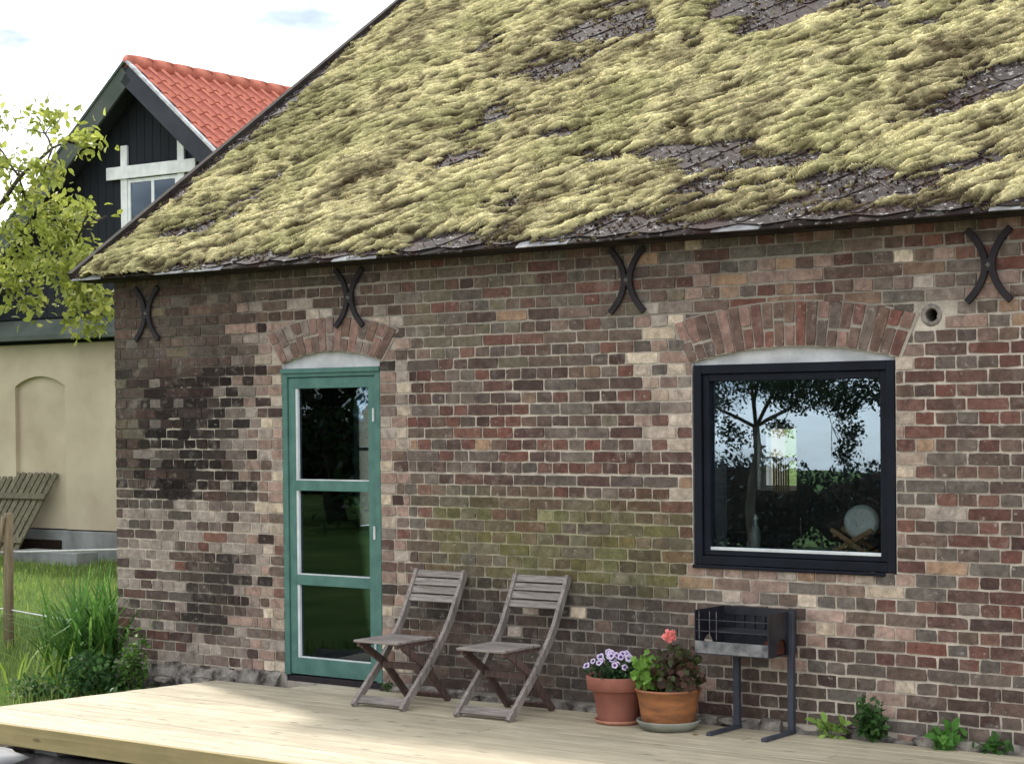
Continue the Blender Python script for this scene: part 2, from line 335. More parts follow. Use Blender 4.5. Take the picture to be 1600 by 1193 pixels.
# ------------------------------------------------------------------ the ground
def ground_h(x, y):
    x = np.asarray(x, float); y = np.asarray(y, float)
    h = -0.25+0.05*(fbm(x/1.3, y/1.3, 5, 3)-0.5)
    h = h+np.clip(-x-4, 0, 30)*0.006                                    # lawn rises a little towards the other house
    d = np.hypot(x-4, y+4); h = h+1.2*(fbm(x/60, y/60, 8, 2)-0.5)*sstep(30, 160, d)
    return h
def make_ground():
    def axis(c, near, far):
        a = list(np.arange(c-near, c+near+1e-6, 0.5)); s = 0.7; p = near
        up = []
        while p < far: s *= 1.18; p += s; up.append(p)
        return np.array([c-q for q in reversed(up)]+a+[c+q for q in up])
    xs = axis(0, 14, 900); ys = axis(0, 14, 900)
    X, Y = np.meshgrid(xs, ys, indexing='ij'); Z = ground_h(X, Y)
    n, m = X.shape; V = np.stack([X, Y, Z], -1).reshape(-1, 3)
    i, j = np.meshgrid(np.arange(n-1), np.arange(m-1), indexing='ij'); b = i*m+j
    F = np.stack([b, b+m, b+m+1, b+1], -1).reshape(-1, 4)
    mt, nt, b_ = nmat('ground_soil_grass'); v = coords(nt)
    gr = ramp(nt, noise(nt, v, 0.8, 6, 0.6), [(0.3, lin((60, 78, 38))), (0.55, lin((80, 98, 48))), (0.75, lin((98, 110, 60)))])
    di = ramp(nt, noise(nt, v, 9, 6, 0.7), [(0.3, lin((58, 50, 46))), (0.7, lin((120, 112, 104)))])
    sp = nt.nodes.new('ShaderNodeSeparateXYZ'); nt.links.new(v, sp.inputs[0])
    # bare building soil under and in front of the deck
    def edge(sock, a, b2):
        r = nt.nodes.new('ShaderNodeMapRange'); r.inputs['From Min'].default_value = a; r.inputs['From Max'].default_value = b2; nt.links.new(sock, r.inputs['Value']); return r.outputs[0]
    nx = nt.nodes.new('ShaderNodeMath'); nx.operation = 'MULTIPLY_ADD'; nt.links.new(noise(nt, v, 2.5, 3), nx.inputs[0]); nx.inputs[1].default_value = 0.6; nt.links.new(sp.outputs['X'], nx.inputs[2])
    m1 = edge(nx.outputs[0], 1.0, 1.25); m2 = edge(sp.outputs['Y'], 0.3, 0.1); m3 = edge(sp.outputs['Y'], -12.6, -12.0)
    a1 = nt.nodes.new('ShaderNodeMath'); a1.operation = 'MULTIPLY'; nt.links.new(m1, a1.inputs[0]); nt.links.new(m2, a1.inputs[1])
    a2 = nt.nodes.new('ShaderNodeMath'); a2.operation = 'MULTIPLY'; nt.links.new(a1.outputs[0], a2.inputs[0]); nt.links.new(m3, a2.inputs[1])
    nt.links.new(mixc(nt, a2.outputs[0], gr, di), b_.inputs['Base Color']); b_.inputs['Roughness'].default_value = 1.0; b_.inputs['Specular IOR Level'].default_value = 0.05
    bump(nt, b_, noise(nt, v, 25, 5, 0.7), 0.6, 0.03)
    return tag(mesh_from('ground', V, F, mt, smooth=True), kind='structure')
make_ground()

# ------------------------------------------------------------------ brick house
WALL_END, TOP = 9.7, 2.97
house = empty('brick_house')
tag(house, 'old brick farm building with moss grown slate roof and green glazed door', 'house')
COURSE, HP = 0.075, 0.1235
DOOR = (1.745, 2.645, 2.207, 0.845, 1.448)         # s0, s1, arch centre s, centre z, inner radius
WIN = (5.112, 6.437, 5.780, -0.691, 2.913)
WIN_Z0 = 0.925
def arc_z(o, s): return o[3]+np.sqrt(np.maximum(o[4]**2-(np.asarray(s)-o[2])**2, 0))
def in_open(s, z):
    s = np.asarray(s); z = np.asarray(z)
    d = (s > DOOR[0]) & (s < DOOR[1]) & (z < arc_z(DOOR, s)) & (z > -0.02)
    w = (s > WIN[0]) & (s < WIN[1]) & (z < arc_z(WIN, s)) & (z > WIN_Z0)
    return d | w
ARCHES = [(DOOR, 0.235, math.radians(18.6), 1.13, 15), (WIN, 0.255, math.radians(13.6), 1.06, 21)]
def in_arch(s, z, pad=0.0):
    for o, t, ang, k, n in ARCHES:
        dx, dz = s-o[2], z-o[3]; r = math.hypot(dx, dz); a = math.atan2(dx, dz)
        f = (r-o[4])/t
        if -0.05 < f < 1+pad/t and abs(a) < ang*(1+(k-1)*max(f, 0))+pad/r: return True
    return False

# colour zones of the wall, all in wall metres (s along, z up)
P_RED = [(128, 74, 62), (112, 66, 58), (140, 84, 68), (104, 62, 58), (122, 82, 70), (134, 70, 58)]
P_PURP = [(92, 66, 64), (84, 60, 60), (98, 74, 70), (88, 68, 66)]
P_GREY = [(104, 102, 96), (112, 108, 102), (94, 92, 88), (118, 112, 102), (100, 94, 86)]
P_BRN = [(112, 90, 76), (122, 98, 82), (104, 84, 74), (116, 96, 84)]
P_TAN = [(164, 124, 92), (150, 118, 92), (172, 132, 96), (146, 116, 100)]
P_OLV = [(118, 114, 88), (128, 122, 92), (106, 104, 80), (124, 120, 96)]
P_PALE = [(196, 178, 150), (182, 164, 144), (206, 190, 164), (176, 152, 132), (188, 172, 156), (170, 160, 150)]
P_PINK = [(164, 128, 114), (156, 122, 110), (172, 138, 124), (148, 118, 108)]
P_SOOT = [(52, 47, 47), (60, 53, 52), (46, 42, 43), (68, 58, 56)]
P_DKBR = [(88, 74, 66), (80, 68, 62), (94, 82, 72), (84, 76, 70)]
P_WASH = [(152, 141, 132), (166, 155, 146), (140, 125, 117), (128, 112, 106), (158, 143, 134)]
def pick(rng, *wp):
    t = sum(w for w, _ in wp); x = rng.random()*t
    for w, p_ in wp:
        x -= w
        if x <= 0: return p_[rng.randrange(len(p_))]
    return wp[-1][1][0]
def soot(s, z):
    n = fbm(np.asarray(s)*2.2, np.asarray(z)*2.2, 31, 4)
    k = sstep(0.12, 0.45, s)*(1-sstep(1.15, 1.7, s))*sstep(1.12, 1.35, z)*(1-sstep(2.0, 2.4, z))
    return np.clip(k*1.15+(n-0.5)*1.3*(k > 0.02), 0, 1)
def algae(s, z):
    n = fbm(np.asarray(s)*1.8, np.asarray(z)*2.5, 41, 4)
    k = sstep(2.85, 3.3, s)*(1-sstep(4.9, 5.2, s))*sstep(0.62, 0.85, z)*(1-sstep(1.12, 1.45, z))
    return np.clip(k*(0.35+1.1*n), 0, 1)
def damp(s, z):
    n = fbm(np.asarray(s)*1.7, np.asarray(z)*2, 51, 4)
    k = sstep(2.75, 3.05, s)*(1-sstep(4.7, 5.4, s))*(1-sstep(0.62, 0.95, z))
    k2 = sstep(0.5, 0.8, s)*(1-sstep(1.3, 1.6, s))*(1-sstep(0.75, 0.95, z))*sstep(0.2, 0.35, z)
    return np.clip(np.maximum(k, k2*0.9)*(0.6+0.8*n), 0, 1)
def brick_col(s, z, w, rng):
    jamb_d = min(abs(s-DOOR[0]), abs(s-DOOR[1])); jamb_w = min(abs(s-WIN[0]), abs(s-WIN[1]))
    hue = 'n'
    if s < 1.52:
        so_ = float(soot(s, z)); 
        if z > 2.2: c = pick(rng, (7, P_DKBR), (1.2, P_BRN), (0.6, P_GREY), (0.25, P_OLV))
        elif z > 1.22:
            c = pick(rng, (5, P_SOOT), (2, P_PURP), (1, P_DKBR), (0.5, P_WASH)) if so_ > 0.35 else (pick(rng, (5, P_DKBR), (2, P_OLV[2:3]), (1, P_SOOT)) if s < 0.6 else pick(rng, (4, P_PURP), (2, P_DKBR), (1.6, P_WASH), (1, P_SOOT)))
        else:
            d = float(damp(s, z))
            c = pick(rng, (5, P_SOOT), (3, P_DKBR), (1, P_PURP)) if d > 0.6 else pick(rng, (5, P_WASH), (2, P_PURP), (1.2, P_DKBR), (0.7, P_RED), (0.8, P_GREY))
        if 1.25 < s: c = pick(rng, (1, [c]), (1, P_WASH), (0.6, P_PINK))
    elif (s < 2.2 and jamb_d < 0.27) or (s > 2.2 and jamb_d < 0.25):
        if z < 2.5: c = pick(rng, (3, P_PALE), (3, P_PINK), (2.2, P_BRN), (1.6, P_WASH), (0.8, P_PURP), (0.7, P_SOOT), (0.3, P_RED))
        else: c = pick(rng, (3, P_DKBR), (2, P_BRN), (1, P_WASH))
    elif 4.74 < s < 5.12 and 1.6 < z < 2.5:
        c = pick(rng, (4, P_PALE), (2, P_PINK), (1.5, P_GREY), (1, P_RED), (1, P_WASH))
    elif 5.05 < s < 6.5 and 0.78 < z < 0.93: c = pick(rng, (4, P_TAN), (2, P_PINK), (2, P_PALE), (1, P_GREY))
    elif s < 5.1:
        if z > 2.2: c = pick(rng, (2.4, P_GREY), (2.4, P_BRN), (1.7, P_RED), (1.8, P_OLV), (1, P_PURP), (0.3, P_TAN)) if s > 2.7 else pick(rng, (4, P_DKBR), (2, P_BRN), (1, P_GREY), (0.6, P_PALE))
        elif z > 1.35: c = pick(rng, (3.4, P_PURP), (2.4, P_RED), (2.6, P_GREY), (1, P_BRN), (0.5, P_TAN), (0.25, P_OLV))
        elif float(damp(s, z)) > 0.55: c = pick(rng, (4, [(72, 70, 66), (64, 62, 60), (80, 76, 70), (70, 62, 58)]), (1, P_DKBR), (0.3, P_BRN), (0.12, P_PALE))
        else: c = pick(rng, (2.5, P_GREY), (2, P_BRN), (1.5, P_PURP), (1.2, P_RED), (0.25, P_PALE))
    elif jamb_w < 0.12: c = pick(rng, (2, P_PINK), (2, P_BRN), (1, P_PALE), (1, P_GREY), (1, P_RED))
    else:
        if z > 2.2: c = pick(rng, (2.6, P_RED), (2, P_BRN), (1.6, P_GREY), (1.2, P_TAN), (0.8, P_OLV), (0.8, P_PINK))
        elif z > 0.95: c = pick(rng, (3, P_RED), (2.2, P_GREY), (1.8, P_BRN), (0.7, P_PURP), (0.7, P_TAN), (0.2, P_PALE))
        elif z > 0.33: c = pick(rng, (2.2, P_BRN), (1.8, P_GREY), (1.8, P_PINK if s < 6.6 else P_RED), (1.4, P_PURP), (0.3, P_PALE), (1, P_RED))
        else: c = pick(rng, (3, P_DKBR), (2, P_PURP), (1, P_BRN), (0.8, P_GREY))
    if math.hypot(s-6.65, (z-2.5)*1.1) < 0.28 and z < 2.62: c = pick(rng, (3, P_WASH), (2, P_GREY), (1, [(170, 160, 150)]))
    c = np.array(lin(c)); zm = float(fbm(s*1.3, z*6.0, 71, 3)); lum = c.mean()
    warm = np.array([1.22, 0.98, 0.80])*lum
    c = c*0.56+warm*0.44
    loc = np.array(lin((108, 86, 76)))*0.55+np.array(lin((104, 100, 94)))*0.45 if zm > 0.5 else np.array(lin((104, 74, 66)))
    if lum < 0.2: c = c*0.74+loc*0.26*(0.6 if lum < 0.06 else 1)
    c = c*(0.84+0.22*rng.random())
    a = min(1.0, float(algae(s, z))*rng.uniform(0.15, 1.35)); g = np.array(lin((104, 104, 62))); c = c*(1-a*0.75)+(g*(0.6+0.4*c.mean()/0.12))*(a*0.75)
    so_ = float(soot(s, z)); c = c*(1-so_*rng.uniform(0.3, 0.7))
    return c
def mortar_col(S, Z):
    S = np.asarray(S); Z = np.asarray(Z)
    base = np.array(lin((192, 181, 166))); C = np.ones(S.shape+(3,))*base
    n = fbm(S*1.5, Z*1.5, 61, 4)[..., None]; n2 = fbm(S*5, Z*5, 62, 3)[..., None]
    C = C*(0.72+0.5*n)
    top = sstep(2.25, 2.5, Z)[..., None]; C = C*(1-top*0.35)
    left = (1-sstep(1.3, 1.75, S))[..., None]
    lo = np.array(lin((104, 97, 88)))
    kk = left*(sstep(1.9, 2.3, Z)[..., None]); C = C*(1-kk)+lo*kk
    so_ = soot(S, Z)[..., None]; kk = np.clip(so_*1.5, 0, 1)*(n2 < 0.60)*(1-sstep(0.9, 1.3, S)[..., None]*0.75); C = C*(1-kk)+np.array(lin((62, 57, 55)))*kk
    kk = left*((1-sstep(0.25, 0.5, S))*sstep(1.25, 1.5, Z))[..., None]; C = C*(1-kk)+np.array(lin((92, 86, 74)))*kk
    a = algae(S, Z)[..., None]*0.7; C = C*(1-a)+np.array(lin((132, 130, 92)))*a
    d = damp(S, Z)[..., None]*0.75; C = C*(1-d)+np.array(lin((98, 94, 88)))*d
    wj = np.exp(-((S-DOOR[0])/0.3)**2)+np.exp(-((S-DOOR[1])/0.22)**2); kk = np.clip(wj, 0, 1)[..., None]*0.5; C = C*(1-kk)+np.array(lin((150, 138, 126)))*kk
    return C

# mortar bed: one sheet with the two openings left out
ss = sorted(set(np.round(np.concatenate([np.arange(0, WALL_END+1e-6, 0.022), [DOOR[0], DOOR[1], WIN[0], WIN[1], WALL_END]]), 4)))
zz = sorted(set(np.round(np.concatenate([np.arange(-0.3, TOP+0.1, 0.022), [WIN_Z0]]), 4)))
ss = np.array(ss); zz = np.array(zz); S, Z = np.meshgrid(ss, zz, indexing='ij')
Y = 0.004+0.003*(fbm(S*9, Z*9, 71, 3)-0.5)*2
V = np.stack([S, Y, Z], -1).reshape(-1, 3); nn, mm = S.shape
i, j = np.meshgrid(np.arange(nn-1), np.arange(mm-1), indexing='ij'); b = (i*mm+j)
cs = (S[:-1, :-1]+S[1:, 1:])/2; cz = (Z[:-1, :-1]+Z[1:, 1:])/2
keep = ~in_open(cs, cz)
hole = np.hypot(cs-6.655, cz-2.365) < 0.046
keep &= ~hole
F = np.stack([b, b+mm, b+mm+1, b+1], -1)[keep]
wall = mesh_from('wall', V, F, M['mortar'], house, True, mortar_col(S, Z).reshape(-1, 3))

def brick_geo(q, proud, bev, rng, depth=0.016, chip=0.35):
    """q: four (s,z) corners anticlockwise from lower left; worn rounded front"""
    out = []
    for k in range(4):
        (x0, z0), (x1, z1) = q[k], q[(k+1) % 4]; ln = math.hypot(x1-x0, z1-z0); n = 4 if ln > 0.16 else (3 if ln > 0.09 else 2)
        for t in range(n):
            f = t/n; out.append((x0+(x1-x0)*f, z0+(z1-z0)*f, t == 0))
    cx = sum(a[0] for a in out)/len(out); cz = sum(a[1] for a in out)/len(out); n = len(out)
    v = []; hx = max(abs(a[0]-cx) for a in out); hz = max(abs(a[1]-cz) for a in out)
    rim = [(a+rng.uniform(-.0022, .0022), b_+rng.uniform(-.0022, .0022)) for a, b_, c in out]
    for a, b_ in rim: v.append((a, depth, b_))
    tl = rng.uniform(-.02, .02); tz = rng.uniform(-.03, .03)
    for (a, b_), o in zip(rim, out):
        bb = bev*(rng.uniform(0.6, 1.6)+(2.2 if o[2] and rng.random() < chip else 0.4 if o[2] else 0))
        x = a-math.copysign(min(bb, abs(a-cx)), a-cx)*(1 if abs(a-cx) > hx*0.8 else 0.0)
        z = b_-math.copysign(min(bb, abs(b_-cz)), b_-cz)*(1 if abs(b_-cz) > hz*0.7 else 0.0)
        v.append((x, -proud+tl*(x-cx)+tz*(z-cz), z))
    f = [(k, (k+1) % n, n+(k+1) % n, n+k) for k in range(n)]+[tuple(n+k for k in range(n))]
    return v, f
rng = random.Random(5)
bricks = []      # (size on picture, verts, faces, colour)
pxm = lambda s, z: FPX/np.dot(np.array([s, 0, z])-CAM, _w)
H0 = 2.970 % HP
for jr in range(-1, 40):
    zc = jr*COURSE; header = jr % 2 == 0
    if header: base = [H0+HP*k for k in range(-2, int(WALL_END/HP)+2)]
    else:
        off = H0+HP/2+(HP if jr % 4 == 1 else 0); base = [off+2*HP*k for k in range(-3, int(WALL_END/HP/2)+2)]
    joints = sorted(x+rng.uniform(-.005, .005) for x in base if 0.055 < x < WALL_END-0.05)
    if not header:                                   # closers and odd headers slipped into stretcher rows
        joints = sorted(joints+[x+HP for x in joints if rng.random() < 0.13])
    forced = [0.0, WALL_END]
    zlo, zhi = zc-COURSE/2, zc+COURSE/2
    if zlo < 2.23 and zhi > 0: forced += [DOOR[0], DOOR[1]]
    if zlo < 2.15 and zhi > WIN_Z0+0.03: forced += [WIN[0], WIN[1]]
    # rebuilt piers round the door: narrower, irregular pieces
    extra = []
    if zlo < 2.5:
        for jx, sg in ((DOOR[0], -1), (DOOR[1], 1)):
            wdt = 0.235+rng.uniform(-.03, .05); joints = [x for x in joints if not (0 < (x-jx)*sg < wdt+0.05)]
            extra.append(jx+sg*wdt)
            extra.append(jx+sg*rng.choice([0.1, 0.115, 0.14, 0.15]))
            if sg < 0 and rng.random() < 0.5: extra.append(jx-wdt-0.11); joints = [x for x in joints if abs(x-(jx-wdt-0.11)) > 0.06]
    fx = forced+extra
    joints = [x for x in joints if all(abs(x-a) > 0.045 for a in fx)]+fx
    joints = sorted(joints); wob = rng.uniform(-.0025, .0025)
    for a, c in zip(joints[:-1], joints[1:]):
        s_ = (a+c)/2
        if c-a < 0.03: continue
        if bool(in_open(s_, zc)): continue
        if in_arch(s_, zc, -0.03): continue
        if zc < 0.02 and not (0 < s_ < 1.6 or s_ > 6.4): continue
        if math.hypot(max(a-6.655, 6.655-c, 0), max(abs(zc-2.365)-COURSE/2, 0)) < 0.045: continue
        jt = 0.0043+rng.uniform(-.0008, .0014)
        za, zb = zc-COURSE/2+jt+wob, zc+COURSE/2-jt+wob
        la = a+(jt if a > 0 else 0); lb = c-jt
        q = [(la, za+rng.uniform(-.002, .002)), (lb, za+rng.uniform(-.002, .002)), (lb+rng.uniform(-.002, .002), zb+rng.uniform(-.002, .002)), (la+rng.uniform(-.002, .002), zb+rng.uniform(-.002, .002))]
        # trim bricks that run under an arch ring
        near = any(abs(s_-o[2]) < (o[1]-o[0])/2+0.3 and o[3]+o[4]-0.2 < zc < o[3]+o[4]+t+0.1 for o, t, *_ in ARCHES)
        v, f = brick_geo(q, rng.uniform(0.000, 0.0045), 0.0016, rng, chip=0.22)
        col = brick_col(s_, zc, c-a, rng)
        vis = (lb-la)*(zb-za)*pxm(s_, zc)**2 if (0 < s_ < 7.25 and zc > 0.1) else 0
        if zc < 1.1 and 2.9 < s_ < 4.3 : vis *= 0.7
        bricks.append((vis, v, f, col))
order = sorted(range(len(bricks)), key=lambda k: -bricks[k][0]); top300 = set(order[:300])
av, af, ac = [], [], []
for k, (vis, v, f, c) in enumerate(bricks):
    if k in top300:
        mesh_from('brick', v, f, M['brick'], wall, cols=np.tile(c, (len(v), 1)))
    else:
        n = len(av); av += v; af += [tuple(q+n for q in g) for g in f]; ac += [c]*len(v)
tag(mesh_from('brickwork', av, af, M['brick'], wall, cols=np.array(ac)), kind='stuff')

# arches
for ai, (o, t, ang, kf, nb) in enumerate(ARCHES):
    def pt(f, r):                                   # f in -1..1 across, r 0..1 through the ring
        a = f*ang*(1+(kf-1)*r); R = o[4]+t*r
        return (o[2]+R*math.sin(a), o[3]+R*math.cos(a))
    m = MB(); n = 40
    poly = [pt(-1.02+2.04*k/n, -0.01) for k in range(n+1)]+[pt(1.02-2.04*k/n, 1.03) for k in range(n+1)]
    V = [(x, -0.0035, z) for x, z in poly]+[(x, 0.2, z) for x, z in poly]; K = len(poly)
    F = [(k, k+1, K-2-k, K-1-k) for k in range(n)]+[(k, k+K, (k+1) % K+K, (k+1) % K) for k in range(K)]
    SS = np.array([q[0] for q in V]); ZZ = np.array([q[2] for q in V])
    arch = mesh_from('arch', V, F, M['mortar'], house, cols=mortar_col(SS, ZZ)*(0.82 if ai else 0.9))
    for k in range(nb):
        f0 = -1+2*k/nb; f1 = -1+2*(k+1)/nb; g = 0.06/nb*2.2
        cuts = [(0.0, 1.0)] if rng.random() < 0.45 else ([(0, 0.47), (0.53, 1)] if rng.random() < 0.5 else [(0, 0.36), (0.42, 1.0)] if rng.random() < 0.5 else [(0, 0.58), (0.64, 1.0)])
        for r0, r1 in cuts:
            q = [pt(f0+g, r0), pt(f1-g, r0), pt(f1-g, r1), pt(f0+g, r1)]
            v, f = brick_geo(q, 0.008+rng.uniform(0, .005), 0.002, rng, chip=0.25)
            c = np.array([0.95, 0.95, 0.98])*0.92*np.array(lin(pick(rng, (3, P_PINK), (2.5, P_BRN), (0.4, P_RED), (2.2, P_WASH), (0.5, P_GREY), (1.0, P_PALE)) if ai == 0 else pick(rng, (2.0, P_RED), (2.6, P_BRN), (1.6, P_PINK), (0.6, P_GREY), (0.5, P_DKBR))))*(0.85+0.25*rng.random())
            c = 0.62*c+0.38*np.array(lin((134, 108, 97)))
            mesh_from('arch_brick', v, f, M['brick'], arch, cols=np.tile(c, (len(v), 1)))

# reveals, inner skin, other walls
m = MB()
def strip_reveal(poly, y0, y1):
    n = len(poly); V = [(x, y0, z) for x, z in poly]+[(x, y1, z) for x, z in poly]
    m.add(V, [(k, k+1, k+1+n, k+n) for k in range(n-1)])
dz = [(DOOR[0], -0.3), (DOOR[0], float(arc_z(DOOR, DOOR[0]+1e-4)))]+[(x, float(arc_z(DOOR, x))) for x in np.linspace(DOOR[0], DOOR[1], 17)[1:-1]]+[(DOOR[1], float(arc_z(DOOR, DOOR[1]-1e-4))), (DOOR[1], -0.3)]
wz = [(WIN[0], WIN_Z0), (WIN[0], float(arc_z(WIN, WIN[0]+1e-4)))]+[(x, float(arc_z(WIN, x))) for x in np.linspace(WIN[0], WIN[1], 17)[1:-1]]+[(WIN[1], float(arc_z(WIN, WIN[1]-1e-4))), (WIN[1], WIN_Z0), (WIN[0], WIN_Z0)]
strip_reveal(dz, 0.003, 0.36); m.build('reveal', M['plaster'], house); m = MB(); strip_reveal(wz, 0.003, 0.36); m.build('reveal', M['plaster'], house)

DEP = 8.4
m = MB(); y0, y1 = 0.36, 0.40
m.box(0.02, DOOR[0], y0, y1, -0.3, TOP); m.box(DOOR[1], WIN[0], y0, y1, -0.3, TOP); m.box(WIN[1], WALL_END, y0, y1, -0.3, TOP)
m.box(DOOR[0], DOOR[1], y0, y1, 2.3, TOP); m.box(WIN[0], WIN[1], y0, y1, 2.24, TOP); m.box(WIN[0], WIN[1], y0, y1, -0.3, WIN_Z0)
m.build('inner_wall', M['room'], house)
# gable wall with a small window, far gable, rear wall with a small window
ZR = 2.93+0.70*(4.2+0.23)
def gable(x0, x1, win=None):
    m = MB()
    def bx(y0, y1, z0, z1): m.box(x0, x1, y0, y1, z0, z1)
    if win:
        a, b_, c, d = win; bx(0.02, a, -0.3, 2.9); bx(b_, DEP, -0.3, 2.9); bx(a, b_, -0.3, c); bx(a, b_, d, 2.9)
    else: bx(0.02, DEP, -0.3, 2.9)
    poly = [(0.02, 2.9), (DEP, 2.9), (4.2, ZR-0.12)]
    m.add([(x0, y, z) for y, z in poly]+[(x1, y, z) for y, z in poly], [(0, 1, 2), (5, 4, 3), (0, 3, 4, 1), (1, 4, 5, 2), (2, 5, 3, 0)])
    return m
GW = (2.30, 3.40, 0.85, 2.0)
gable(0.012, 0.3, GW).build('gable_wall', M['side_brick'], house); gable(WALL_END-0.3, WALL_END, None).build('gable_wall', M['side_brick'], house)
m = MB()
for q in ((0.4, GW[0], 0.02, 2.62), (GW[1], DEP-.3, 0.02, 2.62), (GW[0], GW[1], 0.02, GW[2]), (GW[0], GW[1], GW[3], 2.62)): m.box(0.3005, 0.312, *q)
m.build('inner_wall', M['room'], house)
RW = (0.95, 1.42, 1.02, 1.72)
m = MB(); m.box(0.3, RW[0], DEP-0.3, DEP, -0.3, 2.9); m.box(RW[1], WALL_END-0.3, DEP-0.3, DEP, -0.3, 2.9); m.box(RW[0], RW[1], DEP-0.3, DEP, -0.3, RW[2]); m.box(RW[0], RW[1], DEP-0.3, DEP, RW[3], 2.9)
m.build('rear_wall', M['room'], house)
MB().box(0.3, WALL_END-0.3, 0.4, DEP-0.3, -0.3, 0.02).build('room_floor', M['room_floor'], house)
MB().box(0.3, WALL_END-0.3, 0.4, DEP-0.3, 2.62, 2.7).build('room_ceiling', M['room'], house)
m = MB(); x0, x1 = 0.26, 0.30
for a, b_, c, d in ((GW[0], GW[0]+.10, GW[2], GW[3]), (GW[1]-.06, GW[1], GW[2], GW[3]), (GW[0]+.10, GW[1]-.06, GW[2], GW[2]+.06), (GW[0]+.10, GW[1]-.06, GW[3]-.06, GW[3]), (2.93, 2.97, GW[2]+.06, GW[3]-.06), (GW[0]+.10, 2.93, 1.55, 1.58), (2.97, GW[1]-.06, 1.55, 1.58)):
    m.box(0.24, 0.335, a, b_, c, d)
m.build('side_window', M['white_paint'], house)
m = MB(); a, b_, c, d = RW
for q in ((a, a+.05, c, d), (b_-.05, b_, c, d), (a+.05, b_-.05, c, c+.05), (a+.05, b_-.05, d-.05, d), (a+.05, b_-.05, 1.33, 1.37)): m.box(q[0], q[1], DEP-0.2, DEP-0.15, q[2], q[3])
rw = m.build('rear_window', M['white_paint'], house)
m = MB(); n = 14
for k in range(n):
    x = RW[0]+0.20+0.2*k/n; m.box(x, x+0.2/n*0.98, DEP-0.32-0.02*(k % 2), DEP-0.31-0.02*(k % 2), 1.0, 1.36)
m.build('curtain', M['curtain'], rw)

# roof
PITCHR = math.atan(0.70); CP, SP = math.cos(PITCHR), math.sin(PITCHR)
E0 = (-0.235, 2.900)                                   # eave line of the boarding (y, z)
RIDGE_V = (4.2-E0[0])/CP
X0R, X1R = -0.16, WALL_END+0.15
def roofp(u, v, h):                                   # u along the wall, v up the slope, h off the boarding
    return np.stack([u, E0[0]+v*CP-h*SP, E0[1]+v*SP+h*CP], -1)
m = MB()
for sg in (1, -1):
    pts = [(E0[0], E0[1]), (4.2, E0[1]+RIDGE_V*SP), (4.2, E0[1]+RIDGE_V*SP-0.075), (E0[0]+0.035, E0[1]-0.028)]
    if sg < 0: pts = [(8.4-y, z) for y, z in pts]
    V = [(X0R, y, z) for y, z in pts]+[(X1R, y, z) for y, z in pts]
    m.add(V, [(0, 1, 2, 3), (7, 6, 5, 4), (0, 4, 5, 1), (1, 5, 6, 2), (2, 6, 7, 3), (3, 7, 4, 0)])
roof = m.build('roof', M['fascia_dark'], house)
MB().box(X0R+.02, X1R-.02, E0[0]+0.05, -0.02, 2.868, 2.885).build('soffit', M['fascia_dark'], house)
# verge capping along the gable
m = MB(); pts = [roofp(X0R-0.012, v, 0.03) for v in np.linspace(-0.02, RIDGE_V, 14)]
m.strip([tuple(q) for q in pts], 0.05, 0.055); m.build('verge_board', M['fascia_dark'], roof)
# diamond slates
sl = []
PU, PV, DG = 0.37, 0.185, 0.405
def slate_geo(u, v, dg, r):
    h0 = 0.020+r.uniform(0, .004); h1 = 0.006
    def P(du, dv, top):
        t = (dv+dg/2)/dg; h = h0*(1-t)+h1*t+(0.006 if top else 0); return (u+du, v+dv, h)
    cn = [(-dg/2, 0), (0, -dg/2), (dg/2, 0), (0, dg/2)]; cut = 0.12
    oc = [(-dg/2, 0), (-dg/2*cut, -dg/2*(1-cut)), (dg/2*cut, -dg/2*(1-cut)), (dg/2, 0), (0, dg/2)]
    jj = [(a+r.uniform(-.006, .006), b_+r.uniform(-.006, .006)) for a, b_ in oc]
    pp = []
    for top in (0, 1):
        for a, b_ in jj:
            uu, v2, h = P(a, b_, top); uu = min(max(uu, X0R-0.01), X1R); v2 = min(max(v2, -0.03), RIDGE_V-0.005); pp.append((uu, v2, h))
    arr = np.array(pp); w3 = roofp(arr[:, 0], arr[:, 1], arr[:, 2]); n = 5
    return w3, [tuple(range(n, 2*n)), tuple(range(n-1, -1, -1))]+[(k, (k+1) % n, n+(k+1) % n, n+k) for k in range(n)]
sr = random.Random(3)
for jv in range(0, int(RIDGE_V/PV)+1):
    for iu in range(-1, int((X1R-X0R)/PU)+2):
        u = X0R+iu*PU+(PU/2 if jv % 2 else 0); v = jv*PV+0.02
        if u < X0R-0.05 or u > X1R+0.05: continue
        v3, f = slate_geo(u, v, DG, sr); c = v3.mean(0); d = np.linalg.norm(c-CAM)
        inside = 0.3 < u < 6.9 and v < 4.0
        sl.append((1/d if inside else 0, v3, f))
so_ = sorted(range(len(sl)), key=lambda k: -sl[k][0]); s300 = set(so_[:300]); av, af = [], []
for k, (q, v, f) in enumerate(sl):
    if k in s300: mesh_from('slate', v, f, M['slate'], roof)
    else:
        n = len(av); av += [tuple(x) for x in v]; af += [tuple(i+n for i in g) for g in f]
tag(mesh_from('slating', av, af, M['slate'], roof), kind='stuff')
